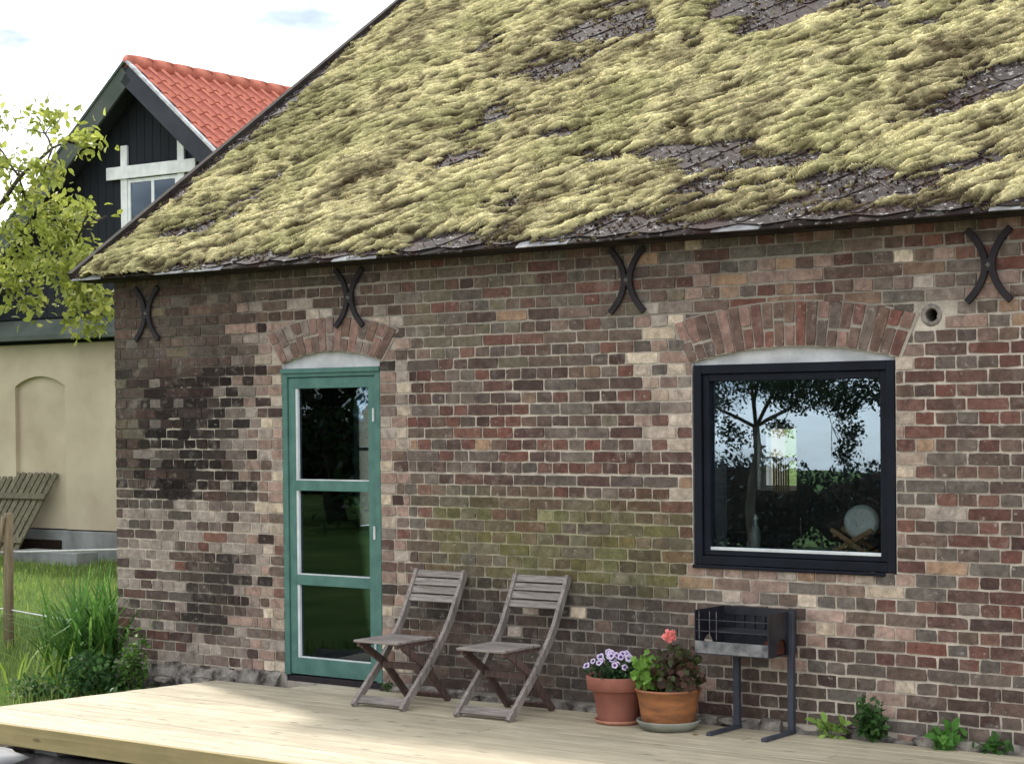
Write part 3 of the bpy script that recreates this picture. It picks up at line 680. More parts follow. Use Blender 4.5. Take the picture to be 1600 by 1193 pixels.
# starter course: pale slate ends along the eave, each its own length
x = X0R
while x < 7.9:
    w_ = sr.uniform(0.26, 0.42); r = sr.uniform(-.008, .008)
    q = np.array([(x+.002, -0.05+r, 0.004), (x+w_-.002, -0.05+r*0.3, 0.004), (x+w_-.002, 0.16, 0.003), (x+.002, 0.16, 0.003)])
    q2 = q.copy(); q2[:, 2] += 0.007; a = np.concatenate([q, q2]); w3 = roofp(a[:, 0], a[:, 1], a[:, 2])
    mesh_from('eave_slate', w3, np.array([(3, 2, 1, 0), (4, 5, 6, 7), (0, 1, 5, 4), (1, 2, 6, 5), (2, 3, 7, 6), (3, 0, 4, 7)]), M['eave_slate'] if sr.random() < 0.5 else M['slate'], roof); x += w_
# moss: a thick uneven pelt, thin or missing in places
BARE = [(2.6, 3.3, .22, .22, .9), (2.95, 3.35, .35, .28, 1.3), (3.25, 3.15, .25, .2, 1.), (4.0, 3.4, .3, .3, 1.2), (4.45, 2.95, .28, .3, 1.2), (4.6, 3.2, .2, .2, .8), (6.65, 1.5, .2, .16, 1.5), (6.85, 1.6, .25, .16, 1.5),
        (4.1, 1.05, .25, .12, .8), (4.62, 1.05, .3, .14, 1.1), (4.95, .85, .25, .14, 1.), (3.41, 1.52, .14, .08, 1.), (5.06, 1.07, .25, .1, .8), (5.57, .75, .3, .12, .8), (5.5, 2.0, .22, .1, .7), (5.8, 2.5, .2, .1, .6), (6.45, .25, .3, .1, .8), (5.1, .5, .2, .1, .7), (4.7, .12, .3, .12, .9), (3.3, .1, .35, .1, .8), (0.4, .55, .2, .12, .7), (2.0, 2.4, .25, .1, .5), (1.3, 1.2, .16, .1, .6), (6.0, .45, .35, .09, .9)]
def moss_h(U, Vv):
    a = U*0.83+Vv*0.56; b_ = -U*0.56+Vv*0.83
    wa = a+0.08*(fbm(U*3, Vv*3, 84, 2)-.5); wb = b_+0.10*(fbm(U*2.5, Vv*2.5, 85, 2)-.5)
    big = fbm(wa/0.55, wb/0.26, 80, 3); n1 = fbm(wa/0.30, wb/0.060, 81, 3); n2 = fbm(wa/0.13, wb/0.027, 82, 2); n3 = vnoise(wa/0.05, wb/0.014, 83)
    r1 = 1-np.abs(2*n1-1); r2 = 1-np.abs(2*n2-1)
    cov = fbm(U*1.15, Vv*1.5, 86, 4)
    rip = 0.050*(r1-0.68)+0.036*(r2-0.68)+0.014*(n3-0.5)
    h = 0.0125+0.046*(big-0.5)+rip*1.1+0.080*(cov-0.47)+0.004*(vnoise(U/0.05, Vv/0.05, 95)-0.5)
    for u, v, ru, rv, k in BARE:
        e = np.exp(-(((U-u)/ru)**2+((Vv-v)/rv)**2)*(0.8+0.9*fbm(U*6, Vv*6, 87, 2))); h = h-0.062*k*e
    h = h-0.035*(1-sstep(0.0, 0.14, Vv+0.05*(fbm(U*4, U*0+3, 88, 2)-.3)))-0.04*(1-sstep(-0.14, 0.10, U))
    return h, rip
st = 0.0095
us = np.arange(X0R+0.01, 8.6, st); vv = np.arange(-0.035, RIDGE_V-0.3, st); U, Vv = np.meshgrid(us, vv, indexing='ij')
Hh, Rp = moss_h(U, Vv); ok = Hh > 0
hz = np.where(ok, 0.016+np.minimum(Hh, 0.14)**0.8*0.80, 0.004)
jit = 0.003; Uj = U+RNG.uniform(-jit, jit, U.shape); Vj = Vv+RNG.uniform(-jit, jit, U.shape)-hz*0.35
MV = roofp(Uj, Vj, hz)
def moss_cols(U, Vv, H, rip):
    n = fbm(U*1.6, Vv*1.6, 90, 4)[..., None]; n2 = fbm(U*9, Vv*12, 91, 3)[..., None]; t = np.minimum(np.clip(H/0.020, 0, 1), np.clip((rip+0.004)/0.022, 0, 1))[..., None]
    c = np.array(lin((216, 205, 156)))*np.ones(U.shape+(3,)); ol = np.array(lin((156, 152, 106))); br = np.array(lin((76, 62, 46)))
    k = np.clip((n-0.44)*4, 0, 1)*0.75; c = c*(1-k)+ol*k
    k = np.clip((0.47-n)*4.5, 0, 1)*0.6+np.clip((0.46-n2)*4, 0, 1)*0.6; k = np.clip(k, 0, 0.85); c = c*(1-k)+br*k
    k = (1-t)**1.15*0.92; c = c*(1-k)+br*0.75*k  # older brown moss low down, with crease shade painted into the colour
    return c
nn, mm = U.shape; i, j = np.meshgrid(np.arange(nn-1), np.arange(mm-1), indexing='ij'); b = i*mm+j
kf = ok[:-1, :-1] | ok[1:, 1:] | ok[1:, :-1] | ok[:-1, 1:]
MF = np.stack([b, b+mm, b+mm+1, b+1], -1)[kf]
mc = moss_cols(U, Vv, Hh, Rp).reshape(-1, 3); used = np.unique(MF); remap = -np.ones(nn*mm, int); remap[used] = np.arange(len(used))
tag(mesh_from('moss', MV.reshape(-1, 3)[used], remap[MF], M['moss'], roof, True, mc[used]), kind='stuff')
# fronds on the moss
NT = 330000
tu = RNG.uniform(X0R+.03, 7.9, NT); tv = RNG.uniform(-0.02, RIDGE_V-0.8, NT); th, trp = moss_h(tu, tv); k = th > 0.002
tu, tv, th, trp = tu[k], tv[k], th[k], trp[k]; n = len(tu)
hb = 0.016+np.minimum(th, 0.14)**0.8*0.80; tv2 = tv-hb*0.35
ang = RNG.uniform(0, 2*PI, n); wd = RNG.uniform(0.003, 0.006, n); ln = RNG.uniform(0.006, 0.017, n); lean = RNG.uniform(-0.9, 0.9, (n, 2))
b0 = roofp(tu+np.cos(ang)*wd, tv2+np.sin(ang)*wd, hb-0.004); b1 = roofp(tu-np.cos(ang)*wd, tv2-np.sin(ang)*wd, hb-0.004)
tp = roofp(tu+(lean[:, 0]*0.9+0.2)*ln, tv2+(lean[:, 1]*0.9-0.1)*ln, hb+ln*0.5)
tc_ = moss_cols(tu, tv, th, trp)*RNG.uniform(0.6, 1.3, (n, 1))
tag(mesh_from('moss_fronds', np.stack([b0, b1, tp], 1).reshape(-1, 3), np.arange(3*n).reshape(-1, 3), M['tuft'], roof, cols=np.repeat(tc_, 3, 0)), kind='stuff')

# dead moss, needles and flaked lichen lying on the bare slates
NC = 42000
cu = RNG.uniform(X0R+.03, 7.9, NC); cv = RNG.uniform(0.0, RIDGE_V-0.8, NC); chh, _ = moss_h(cu, cv); k = (chh < 0.006) & (fbm(cu*4, cv*4, 130, 3)+RNG.uniform(-.25, .25, NC) > 0.46); cu, cv = cu[k], cv[k]; n = len(cu)
ang = RNG.uniform(0, 2*PI, n); sz = RNG.uniform(.006, .022, n); b_l = np.full(n, 0.024)
q0 = roofp(cu+np.cos(ang)*sz, cv+np.sin(ang)*sz, b_l); q1 = roofp(cu-np.cos(ang)*sz*.6, cv-np.sin(ang)*sz, b_l); q2 = roofp(cu-np.sin(ang)*sz*.6, cv+np.cos(ang)*sz*.6, b_l+RNG.uniform(.006, .022, n))
cb_ = np.array([lin((58, 42, 34)), lin((82, 64, 46)), lin((44, 34, 30)), lin((150, 142, 120)), lin((120, 112, 66))])[RNG.choice(5, n, p=[.34, .24, .24, .06, .12])]*RNG.uniform(.7, 1.2, (n, 1))
tag(mesh_from('dead_moss', np.stack([q0, q1, q2], 1).reshape(-1, 3), np.arange(3*n).reshape(-1, 3), M['tuft'], roof, cols=np.repeat(cb_, 3, 0)), kind='stuff')

# door: fixed frame, leaf with three panes
DY = -0.004
ds0, ds1, dz0, dz1 = DOOR[0]-0.004, DOOR[1]+0.002, 0.03, 2.165
m = MB(); fw = 0.048
m.box(ds0, ds0+fw, DY, DY+.09, dz0, dz1, .003); m.box(ds1-fw, ds1, DY, DY+.09, dz0, dz1, .003); m.box(ds0+fw, ds1-fw, DY, DY+.09, dz1-fw, dz1, .003)
m.box(ds0-.004, ds1+.004, DY-.014, DY-.001, dz1-0.02, dz1+0.012, .002)
door = m.build('door', M['green_paint'], house)
l0, l1, b0_, t0 = ds0+fw+.004, ds1-fw-.004, dz0+.008, dz1-fw-.004
rails = [(b0_, b0_+0.115), (0.665, 0.735), (1.325, 1.395), (t0-0.075, t0)]
m = MB(); LY0, LY1 = DY+0.012, DY+0.062; sw = 0.062
m.box(l0, l0+sw, LY0, LY1, b0_, t0, .003); m.box(l1-sw, l1, LY0, LY1, b0_, t0, .003)
for a, b_ in rails: m.box(l0+sw, l1-sw, LY0+.001, LY1-.001, a, b_, .002)
leaf = m.build('door_leaf', M['green_paint'], door)
for k in range(3):
    za, zb = rails[k][1], rails[k+1][0]
    MB().box(l0+sw+.002, l1-sw-.002, DY+.036, DY+.040, za+.001, zb-.001).build('pane', M['door_glass'], door)
    m = MB(); m.box(l0+sw+.001, l0+sw+.022, DY+.017, DY+.0355, za+.001, zb-.001); m.box(l0+sw+.023, l1-sw-.002, DY+.020, DY+.0355, za+.0015, za+.010)
    m.build('glazing_bead', M['white_plastic'], door)
for z in (1.85, 1.05, 0.3): MB().tube([(l1+.002, DY-.008, z-.045), (l1+.002, DY-.008, z+.045)], 0.008, 8).build('hinge', M['white_plastic'], door)
MB().box(ds0+.004, ds1-.004, 0.012, 0.16, -0.10, 0.026, .004).build('threshold', M['iron'], house)
# plaster infills under the arches
for o, zb, y in ((DOOR, dz1+0.014, 0.03), (WIN, 2.125, 0.03)):
    xs = np.linspace(o[0]+.002, o[1]-.002, 18); poly = [(o[1]-.002, zb), (o[0]+.002, zb)][::-1]+[(x, float(arc_z(o, x))-0.002) for x in xs[::-1]]
    MB().prism(poly, y, y+0.1).build('arch_infill', M['plaster'], house)
# large window
wz0, wz1 = WIN_Z0+0.012, 2.123; w0, w1 = WIN[0]+0.014, WIN[1]-0.004; WY = -0.006
m = MB(); f1 = 0.052
m.box(w0, w0+f1, WY, .09, wz0, wz1, .003); m.box(w1-f1, w1, WY, .09, wz0, wz1, .003); m.box(w0+f1, w1-f1, WY+.001, .089, wz1-f1, wz1, .003); m.box(w0+f1, w1-f1, WY+.001, .089, wz0, wz0+f1, .003)
win = m.build('window', M['dark_frame'], house)
m = MB(); a0, a1, c0, c1 = w0+f1+.003, w1-f1-.003, wz0+f1+.003, wz1-f1-.003; f2 = 0.042; SY = 0.012
m.box(a0, a0+f2, SY, .075, c0, c1, .003); m.box(a1-f2, a1, SY, .075, c0, c1, .003); m.box(a0+f2, a1-f2, SY+.001, .074, c1-f2, c1, .003); m.box(a0+f2, a1-f2, SY+.001, .074, c0, c0+f2*0.7, .003)
m.build('sash', M['dark_frame'], win)
pa = MB().box(a0+f2-.004, a1-f2+.004, -.002, .002, -(c1-c0)/2+.022, (c1-c0)/2-.022).build('pane', M['glass'], win)
pa.location = (0, 0.045, (c0+c1)/2); pa.rotation_euler = (-math.radians(0.92), 0, 0)
MB().box(a0+f2-.002, a1-f2+.002, 0.018, 0.040, c0+f2*0.7+.001, c0+f2*0.7+.020, .002).build('glazing_bead', M['white_plastic'], win)
MB().box(w0+.01, w1-.01, 0.095, 0.40, wz0+0.03, wz0+0.075, .003).build('inner_sill', M['white_plastic'], win)
m = MB(); m.box(w0-.01, w1-.06, -0.02, 0.0, wz0-0.022, wz0-0.003, .003); m.build('sill_strip', M['dark_frame'], win)

# wall anchors: two bowed iron bars back to back
def anchor(s, z):
    m = MB()
    for sg in (-1, 1):
        pts = [(sg*(0.020+0.105*abs(t)**2.0), 0, 0.195*t) for t in np.linspace(-1, 1, 17)]
        m.strip([(x, -0.026, zz_) for x, _, zz_ in pts], 0.018, 0.036, (0, 1, 0))
    o = m.build('wall_anchor', M['iron'], house); o.location = (s, 0, z)
    m = MB(); m.lathe([(0.0, 0.012), (0.009, 0.010), (0.015, 0.003), (0.016, 0)], 12); b_ = m.build('bolt', M['bolt'], o, True); b_.rotation_euler = (PI/2, 0, 0); b_.location = (0, -0.036, 0)
    MB().box(-.03, .03, -.036, .0, -.035, .035, .003).build('plate', M['iron'], o)
for s, z in ((0.385, 2.62), (2.40, 2.65), (4.67, 2.655), (7.00, 2.62)): anchor(s, z)
m = MB(); m.lathe([(0.037, -0.012), (0.041, -0.015), (0.063, -0.013), (0.063, 0.3), (0.037, 0.3), (0.037, -0.012)], 24)
vp = m.build('vent_pipe', M['pipe_mortar'], house, True); vp.location = (6.655, 0.014, 2.365); vp.rotation_euler = (-PI/2, 0, 0)
MB().lathe([(0.0, 0.0), (0.036, 0.0)], 20).build('pipe_end', M['iron'], vp).location = (0, 0, 0.12)

# rubble footing that shows along the base
def stone(sx, sy, sz, seed):
    bm = bmesh.new(); bmesh.ops.create_icosphere(bm, subdivisions=2, radius=1); r = random.Random(seed); ph = [r.uniform(0, 6) for _ in range(6)]
    for v in bm.verts:
        c = v.co; c.x = math.copysign(abs(c.x)**0.5, c.x); c.y = math.copysign(abs(c.y)**0.5, c.y); c.z = math.copysign(abs(c.z)**0.45, c.z)
        k = 1+0.13*math.sin(3*c.x+ph[0])*math.sin(4*c.z+ph[1])+0.09*math.sin(7*c.y+ph[2]+5*c.x)+r.uniform(-.11, .11); v.co = Vector((c.x*sx*k, c.y*sy*k, c.z*sz*k))
    v = [w.co[:] for w in bm.verts]; f = [[w.index for w in g.verts] for g in bm.faces]; bm.free(); return v, f
xs = np.arange(0, WALL_END, 0.06); poly = []
V = []; 
prof = [(0.006, 0.10), (-0.03, 0.075), (-0.06, 0.01), (-0.075, -0.08), (-0.08, -0.32)]
def footing(x0, x1, out=1.0, lift=0.0):
    xs = np.arange(x0, x1, 0.05); X_, K = np.meshgrid(xs, np.arange(len(prof)), indexing='ij')
    py = np.array([q[0] for q in prof])[K]*out; pz = np.array([q[1] for q in prof])[K]+lift
    r = fbm(X_*7, K*1.3, 101, 3)-.5; r2 = fbm(X_*8, K*1.9, 102, 3)-.5
    py = py-np.abs(r)*0.09*(K > 0); pz = pz+r2*0.09*(K < 4)
    P = np.stack([X_, py, pz], -1).reshape(-1, 3); n, k = X_.shape; i, j = np.meshgrid(np.arange(n-1), np.arange(k-1), indexing='ij'); b = i*k+j
    return mesh_from('footing', P, np.stack([b, b+1, b+k+1, b+k], -1).reshape(-1, 4), M['stone'], house)
ft = footing(0.0, DOOR[0]-0.01, 0.8, -0.075); footing(DOOR[1]+0.01, WALL_END, 0.75, -0.07)
r = random.Random(9); x = 0.1
while x < 7.6:
    w_ = r.uniform(0.07, 0.17)
    if not (DOOR[0]-0.2 < x < DOOR[1]+0.12):
        left = x < 1.7; hz_ = r.uniform(0.02, 0.045); v, f = stone(w_/2*1.1, r.uniform(0.025, 0.045), hz_, int(x*1000))
        o = mesh_from('stone', v, f, M['stone'], ft); o.location = (x+w_/2, (-0.10 if left else -0.075)-r.uniform(0, .015), (-0.09 if left else 0.002)+hz_*0.5+r.uniform(0, .02))
    x += w_+r.uniform(0.1, 0.5)
for k in range(7):
    v, f = stone(r.uniform(.05, .11), r.uniform(.05, .09), r.uniform(.03, .05), 500+k); o = mesh_from('stone', v, f, M['stone'], ft); o.location = (0.75+k*0.16+r.uniform(-.04, .04), -0.2-r.uniform(0, .12), -0.19+r.uniform(0, .05))

# ------------------------------------------------------------------ things on the inner window sill
SZ = wz0+0.0755
m = MB(); m.lathe([(0.0, 0), (0.032, 0), (0.034, 0.01), (0.034, 0.10), (0.026, 0.135), (0.012, 0.155), (0.012, 0.185)], 20)
bt = empty('bottle', (5.40, 0.25, SZ)); tag(bt, 'slim clear soap bottle with pale cap standing on the sill behind the window', 'bottle')
m.build('body', M['bottle'], bt, True); m = MB(); m.lathe([(0.0, 0.215), (0.008, 0.215), (0.008, 0.2), (0.015, 0.198), (0.015, 0.183), (0.0, 0.183)], 14); m.build('cap', M['white_plastic'], bt, True)
tp_ = empty('tap', (5.72, 0.22, SZ)); tag(tp_, 'thin bent chrome tap behind the lower edge of the window', 'tap')
MB().tube([(0, 0, 0), (0, 0, 0.17), (0.004, -.006, 0.195), (0.012, -.02, 0.205), (0.018, -.035, 0.195)], 0.007, 10).build('spout', M['bolt'], tp_, True)
MB().lathe([(0, 0), (0.02, 0), (0.02, 0.012), (0.009, 0.02)], 14).build('base', M['bolt'], tp_, True)
rk = empty('dish_rack', (6.07, 0.25, SZ)); tag(rk, 'crossed wooden dish rack standing on the sill inside the window', 'rack')
for y in (-0.07, 0.07):
    MB().beam((-0.13, y, 0.145), (0.10, y, 0.008), 0.016, 0.026).build('cross_bar', M['rackwood'], rk); MB().beam((-0.13, y+.0165, 0.008), (0.12, y+.0165, 0.145), 0.016, 0.026).build('cross_bar', M['rackwood'], rk)
for x, z in ((-0.11, 0.03), (0.08, 0.03), (-0.105, 0.108), (0.095, 0.108)): MB().tube([(x, -0.09, z), (x, 0.10, z)], 0.007, 8).build('rail', M['rackwood'], rk, True)
m = MB(); m.lathe([(0.0, 0.004), (0.065, 0.004), (0.098, 0.014), (0.10, 0.018), (0.066, 0.010), (0.0, 0.010)], 36)
pl = m.build('plate', M['plate'], None, True); pl.location = (6.10, 0.25, SZ+0.185); pl.rotation_euler = (math.radians(80), 0, math.radians(25)); tag(pl, 'pale round plate stood upright in the wooden dish rack behind the window', 'plate')

# ------------------------------------------------------------------ deck
deck = empty('wooden_deck', (0, 0, 0)); tag(deck, 'low deck of new pale pine boards along the brick wall', 'deck')
def left_edge(y): return 1.40+(y+0.388)*(0.28/1.6)
PW = 0.1205; y = -0.105; k = 0
while y > -2.3:
    ya, yb = y-PW+0.0035, y
    if k < 2: xa = xb = 2.16-0.05*k
    else: xa, xb = left_edge(ya), left_edge(yb)
    cuts = [None, random.uniform(4.2, 6.2) if k % 2 else random.uniform(5.6, 7.4), 10.0]
    for (p0, p1) in ((None, cuts[1]), (cuts[1]+0.003, 10.2)):
        zt = random.uniform(-.0015, .0015); z0 = -0.028
        l0_ = (xa, xb) if p0 is None else (p0, p0)
        v = [(l0_[0], ya, z0), (p1, ya, z0), (p1, yb, z0), (l0_[1], yb, z0)]; c_ = 0.003
        t_ = [(l0_[0], ya, zt-c_), (p1, ya, zt-c_), (p1, yb, zt-c_), (l0_[1], yb, zt-c_), (l0_[0], ya+c_, zt), (p1, ya+c_, zt), (p1, yb-c_, zt), (l0_[1], yb-c_, zt)]
        V = v+t_; F = [(3, 2, 1, 0), (0, 1, 5, 4), (1, 2, 6, 5), (2, 3, 7, 6), (3, 0, 4, 7), (4, 5, 9, 8), (6, 7, 11, 10), (5, 6, 10, 9), (7, 4, 8, 11), (8, 9, 10, 11)]
        o = mesh_from('plank', V, F, M['deck'], deck)
        o.data.transform(Matrix.Translation((-k*0.37, -k*1.7, 0))); o.location = (k*0.37, k*1.7, 0)      # own grain for each plank
    y -= PW; k += 1
YF = y+0.001
xe = left_edge(YF)
MB().box(xe-0.02, 10.2, YF-0.03, YF-0.001, -0.128, -0.002, .003).build('fascia_board', M['fascia'], deck)
MB().beam((left_edge(YF)-0.014, YF, -0.066), (left_edge(-0.36)-0.014, -0.36, -0.066), 0.026, 0.12).build('fascia_board', M['fascia'], deck)
for x in np.arange(1.75, 10, 0.6): MB().box(x, x+.045, YF+.002, -0.36, -0.125, -0.029).build('joist', M['fascia'], deck)
for x in np.arange(2.0, 10, 1.6):
    for yy in (YF+0.15, -0.9): MB().box(x-.1, x+.1, yy-.1, yy+.1, -0.35, -0.1255).build('support_block', M['plinth'], deck)

# ------------------------------------------------------------------ folding chairs
def folding_chair():
    root = empty('folding_chair')
    W2 = 0.195
    prof = [(-0.36, 0.004), (-0.08, 0.255), (0.08, 0.43), (0.155, 0.53), (0.215, 0.64), (0.315, 0.825)]
    for sx in (-1, 1):
        MB().strip([(sx*W2, y, z) for y, z in prof], 0.026, 0.046).build('long_leg', M['old_wood_up'], root)
        MB().strip([(sx*(W2-0.03), -0.30, 0.392), (sx*(W2-0.03), -0.08, 0.255), (sx*(W2-0.03), 0.165, 0.004)], 0.024, 0.043).build('short_leg', M['brown_wood'], root)
        m = MB(); m.lathe([(0, .004), (.009, .003), (.010, 0)], 10); b_ = m.build('pivot_bolt', M['bolt'], root, True); b_.location = (sx*(W2+0.0135), -0.08, 0.255); b_.rotation_euler = (0, sx*PI/2, 0)
    d = (Vector((0, 0.315, 0.825))-Vector((0, 0.215, 0.64))).normalized()
    for k, t in enumerate((0.012, 0.070, 0.128, 0.186)):
        c = Vector((0, 0.308, 0.812))-d*t*1.0 if t < 0.15 else Vector((0, 0.308, 0.812))-d*t
        c = c+Vector((0, -0.006, 0)); MB().beam((-W2+.014, c.y, c.z), (W2-.014, c.y, c.z), 0.012, 0.046, d).build('back_slat', M['old_wood'], root)
    for k in range(7):
        y = -0.375+k*0.057; MB().box(-W2+.016, W2-.016, y, y+.05, 0.412, 0.428, .003).build('seat_slat', M['old_wood'], root)
    for sx in (-1, 1): MB().box(sx*(W2-.045)-.011, sx*(W2-.045)+.011, -0.36, 0.03, 0.386, 0.4115).build('seat_rail', M['brown_wood'], root)
    MB().beam((-W2+.043, -0.105, 0.245), (W2-.043, -0.105, 0.245), 0.02, 0.042).build('cross_rail', M['brown_wood'], root)
    e = (Vector((0, -0.08, 0.255))-Vector((0, -0.36, 0.0))).normalized()
    c = Vector((0, -0.36, 0.0))+e*0.065; MB().beam((-W2+.014, c.y, c.z), (W2-.014, c.y, c.z), 0.014, 0.06, e).build('foot_rail', M['old_wood'], root)
    e = (Vector((0, -0.08, 0.255))-Vector((0, 0.165, 0.0))).normalized(); c = Vector((0, 0.165, 0.004))+e*0.045
    MB().beam((-W2+.043, c.y, c.z), (W2-.043, c.y, c.z), 0.014, 0.045, e).build('foot_rail', M['brown_wood'], root)
    return root
ch = folding_chair(); ch.location = (3.225, -0.375, 0.0); ch.rotation_euler = (0, 0, math.radians(1.5))
tag(ch, 'weathered slatted wooden folding chair right beside the green door', 'chair', 'folding chairs on the deck')
c2 = clone(ch); c2.location = (4.035, -0.352, 0.0); c2.rotation_euler = (0, 0, math.radians(2.5))
tag(c2, 'weathered slatted wooden folding chair next to the flower pots', 'chair', 'folding chairs on the deck')

# ------------------------------------------------------------------ leaves
def leaf_cloud(pos, size, cols, normal_bias=(0, 0, 0.6), rng=RNG, aspect=0.55, fold=0.25):
    """folded six-point leaves; returns verts, faces (quads), colours"""
    n = len(pos); d = rng.normal(size=(n, 3)); d /= np.linalg.norm(d, axis=1, keepdims=True)
    nr = rng.normal(size=(n, 3))+np.array(normal_bias)*2; nr -= (nr*d).sum(1, keepdims=True)*d; nr /= np.linalg.norm(nr, axis=1, keepdims=True)
    sd_ = np.cross(d, nr); s = size[:, None]
    a = pos; mid1 = pos+d*s*0.35+sd_*s*aspect/2+nr*s*fold*0.4; mid2 = pos+d*s*0.35-sd_*s*aspect/2+nr*s*fold*0.4
    e1 = pos+d*s*0.75+sd_*s*aspect*0.36+nr*s*fold*0.2; e2 = pos+d*s*0.75-sd_*s*aspect*0.36+nr*s*fold*0.2
    tip = pos+d*s*1.0-nr*s*fold*0.3; cen = pos+d*s*0.55
    V = np.stack([a, mid1, e1, tip, e2, mid2, cen], 1).reshape(-1, 3); b = np.arange(n)[:, None]*7
    F = np.concatenate([b+np.array([[0, 1, 2, 6]]), b+np.array([[6, 2, 3, 4]]), b+np.array([[0, 6, 4, 5]])], 0)
    return V, F, np.repeat(cols, 7, 0)
def blob(c, r, n, rng=RNG):
    q = rng.normal(size=(n, 3)); q /= np.linalg.norm(q, axis=1, keepdims=True); return np.array(c)+q*np.array(r)*rng.random((n, 1))**0.5
def shade_cols(base, n, var=0.25, rng=RNG, alt=None):
    c = np.array(lin(base))*(1+rng.uniform(-var, var, (n, 1)))
    if alt is not None:
        k = (rng.random((n, 1)) < 0.35); c = np.where(k, np.array(lin(alt))*(1+rng.uniform(-var, var, (n, 1))), c)
    return c
def tree(name, base, trunk_r, limbs, clusters, leaf, cols, label, nper, group=None, fork=None, wob=0.25):
    root = empty(name, base); B = Vector(base); m = MB(); r = random.Random(int(abs(base[0]*100)))
    top = Vector(fork) if fork else Vector((base[0], base[1], base[2]+3))
    def path(a, b_, n=6, w=wob):
        a, b_ = Vector(a), Vector(b_); L = (b_-a).length
        return [a.lerp(b_, t/n)+Vector((r.uniform(-1, 1), r.uniform(-1, 1), r.uniform(-.6, .8)))*w*L*0.12*math.sin(PI*t/n) for t in range(n+1)]
    pts = path((B.x, B.y, B.z-0.3), top, 6, 0.3); m.tube([p-B for p in pts], list(np.linspace(trunk_r*1.25, trunk_r*0.8, 7)), 10)
    P = []; S_ = []
    ends = []
    for e in limbs:
        lp = path(top, e, 7); m.tube([p-B for p in lp], list(np.linspace(trunk_r*0.45, trunk_r*0.09, 8)), 7); ends += lp[2:]
    for (c, rad, dens) in clusters:
        c = Vector(c); q = min(ends, key=lambda p: (p-c).length); bp = path(q, c, 5); m.tube([p-B for p in bp], list(np.linspace(trunk_r*0.085, 0.007, 6)), 5)
        for _ in range(4):
            e = c+Vector((r.uniform(-1, 1)*rad[0], r.uniform(-1, 1)*rad[1], r.uniform(-1, 1)*rad[2]))*0.8; tp2 = path(bp[3], e, 3); m.tube([p-B for p in tp2], [0.007, 0.006, 0.005, 0.003], 4)
        n = int(nper*dens); sub = blob(c, rad, max(3, n//9)); k = RNG.integers(0, len(sub), n); P.append(sub[k]+RNG.normal(size=(n, 3))*leaf*0.75)
    m.build('trunk', M['bark'], root, True)
    P = np.concatenate(P); n = len(P); V, F, C = leaf_cloud(P-np.array(base), RNG.uniform(0.65, 1.2, n)*leaf, shade_cols(cols[0], n, 0.3, alt=cols[1]))
    mesh_from('crown', V, F, M['leaf'], root, cols=C)
    return tag(root, label, 'tree', group)
# young tree left of the house, its boughs reach in front of the far gable
tr = random.Random(21); cl = []
for (x, z, rx, rz, dn) in ((-4.92, 4.98, .32, .14, .8), (-4.35, 4.9, .28, .12, .7), (-3.72, 4.68, .24, .13, .9), (-4.55, 4.45, .28, .13, .7), (-3.95, 4.33, .24, .13, 1.), (-4.95, 4.13, .25, .14, .8), (-4.4, 4.02, .32, .16, 1.1), (-4.13, 3.78, .36, .18, 1.5), (-4.75, 3.84, .28, .2, 1.3),
        (-3.55, 3.42, .18, .16, 1.), (-4.54, 3.5, .34, .2, 1.4), (-4.85, 3.25, .26, .14, 1.1), (-4.0, 3.5, .34, .18, 1.5), (-3.72, 3.3, .28, .15, 1.3), (-4.15, 3.1, .32, .14, 1.3), (-3.55, 3.05, .24, .15, 1.2), (-3.5, 2.82, .18, .14, .9), (-3.45, 3.85, .07, .04, .12), (-4.95, 3.05, .2, .1, .6), (-5.2, 4.6, .3, .2, 1.)):
    if z > 4.2: x -= 0.28
    cl.append(((x, 3.0+tr.uniform(-.3, .3), z), (rx*1.05, 0.3, rz*0.8), dn))
for _ in range(46):
    yy = tr.uniform(2.2, 4.6); cl.append(((tr.uniform(-10.4, -6.1-max(0, yy-3.0)*1.05), yy, tr.uniform(2.9, 6.6)), (.5, .5, .3), 1.4))
tree('broadleaf_tree', (-7.9, 3.1, -0.22), 0.16, [(-4.3, 3.0, 4.6), (-4.2, 3.2, 3.6), (-5.0, 3.0, 3.2), (-7.0, 2.2, 5.8), (-9.4, 3.5, 5.0), (-7.5, 4.6, 5.6)], cl, 0.10, ((148, 158, 72), (176, 180, 94)), 'light green leafy tree with boughs reaching past the black gable', 125, fork=(-7.6, 3.1, 2.6))

# field tree and hedge out in front of the house, seen mirrored in the window
tr = random.Random(5)
cl = [((tr.uniform(-7.6, -1.0), tr.uniform(-19.6, -15.4), tr.uniform(2.75, 5.2)), (.75, .75, .4), 1.2) for _ in range(80)]
cl += [((-3.05, -17.8, 2.55), (.35, .3, .3), 1.1), ((-2.95, -17.9, 2.1), (.22, .25, .3), .7), ((-3.1, -17.9, 1.75), (.16, .2, .2), .4), ((-2.3, -17.6, 2.7), (.4, .3, .3), 1.), ((-5.6, -18, 2.6), (.6, .3, .3), 1.1), ((-4.2, -18.2, 2.65), (.5, .4, .25), .9), ((-5.9, -17.8, 1.55), (.45, .3, .2), .9), ((-4.3, -18.0, 2.2), (.3, .3, .16), .5), ((-5.2, -18, 2.1), (.4, .3, .2), .7)]
tree('field_tree', (-4.85, -18.0, -0.28), 0.075, [(-2.6, -17.8, 3.3), (-6.6, -17.4, 3.2), (-4.0, -16.2, 4.4), (-5.5, -19.2, 5.2), (-3.4, -18.8, 5.6)], cl, 0.075, ((38, 52, 28), (50, 64, 34)), 'spreading field tree with low hanging boughs facing the brick wall', 480, fork=(-4.75, -18, 2.2))
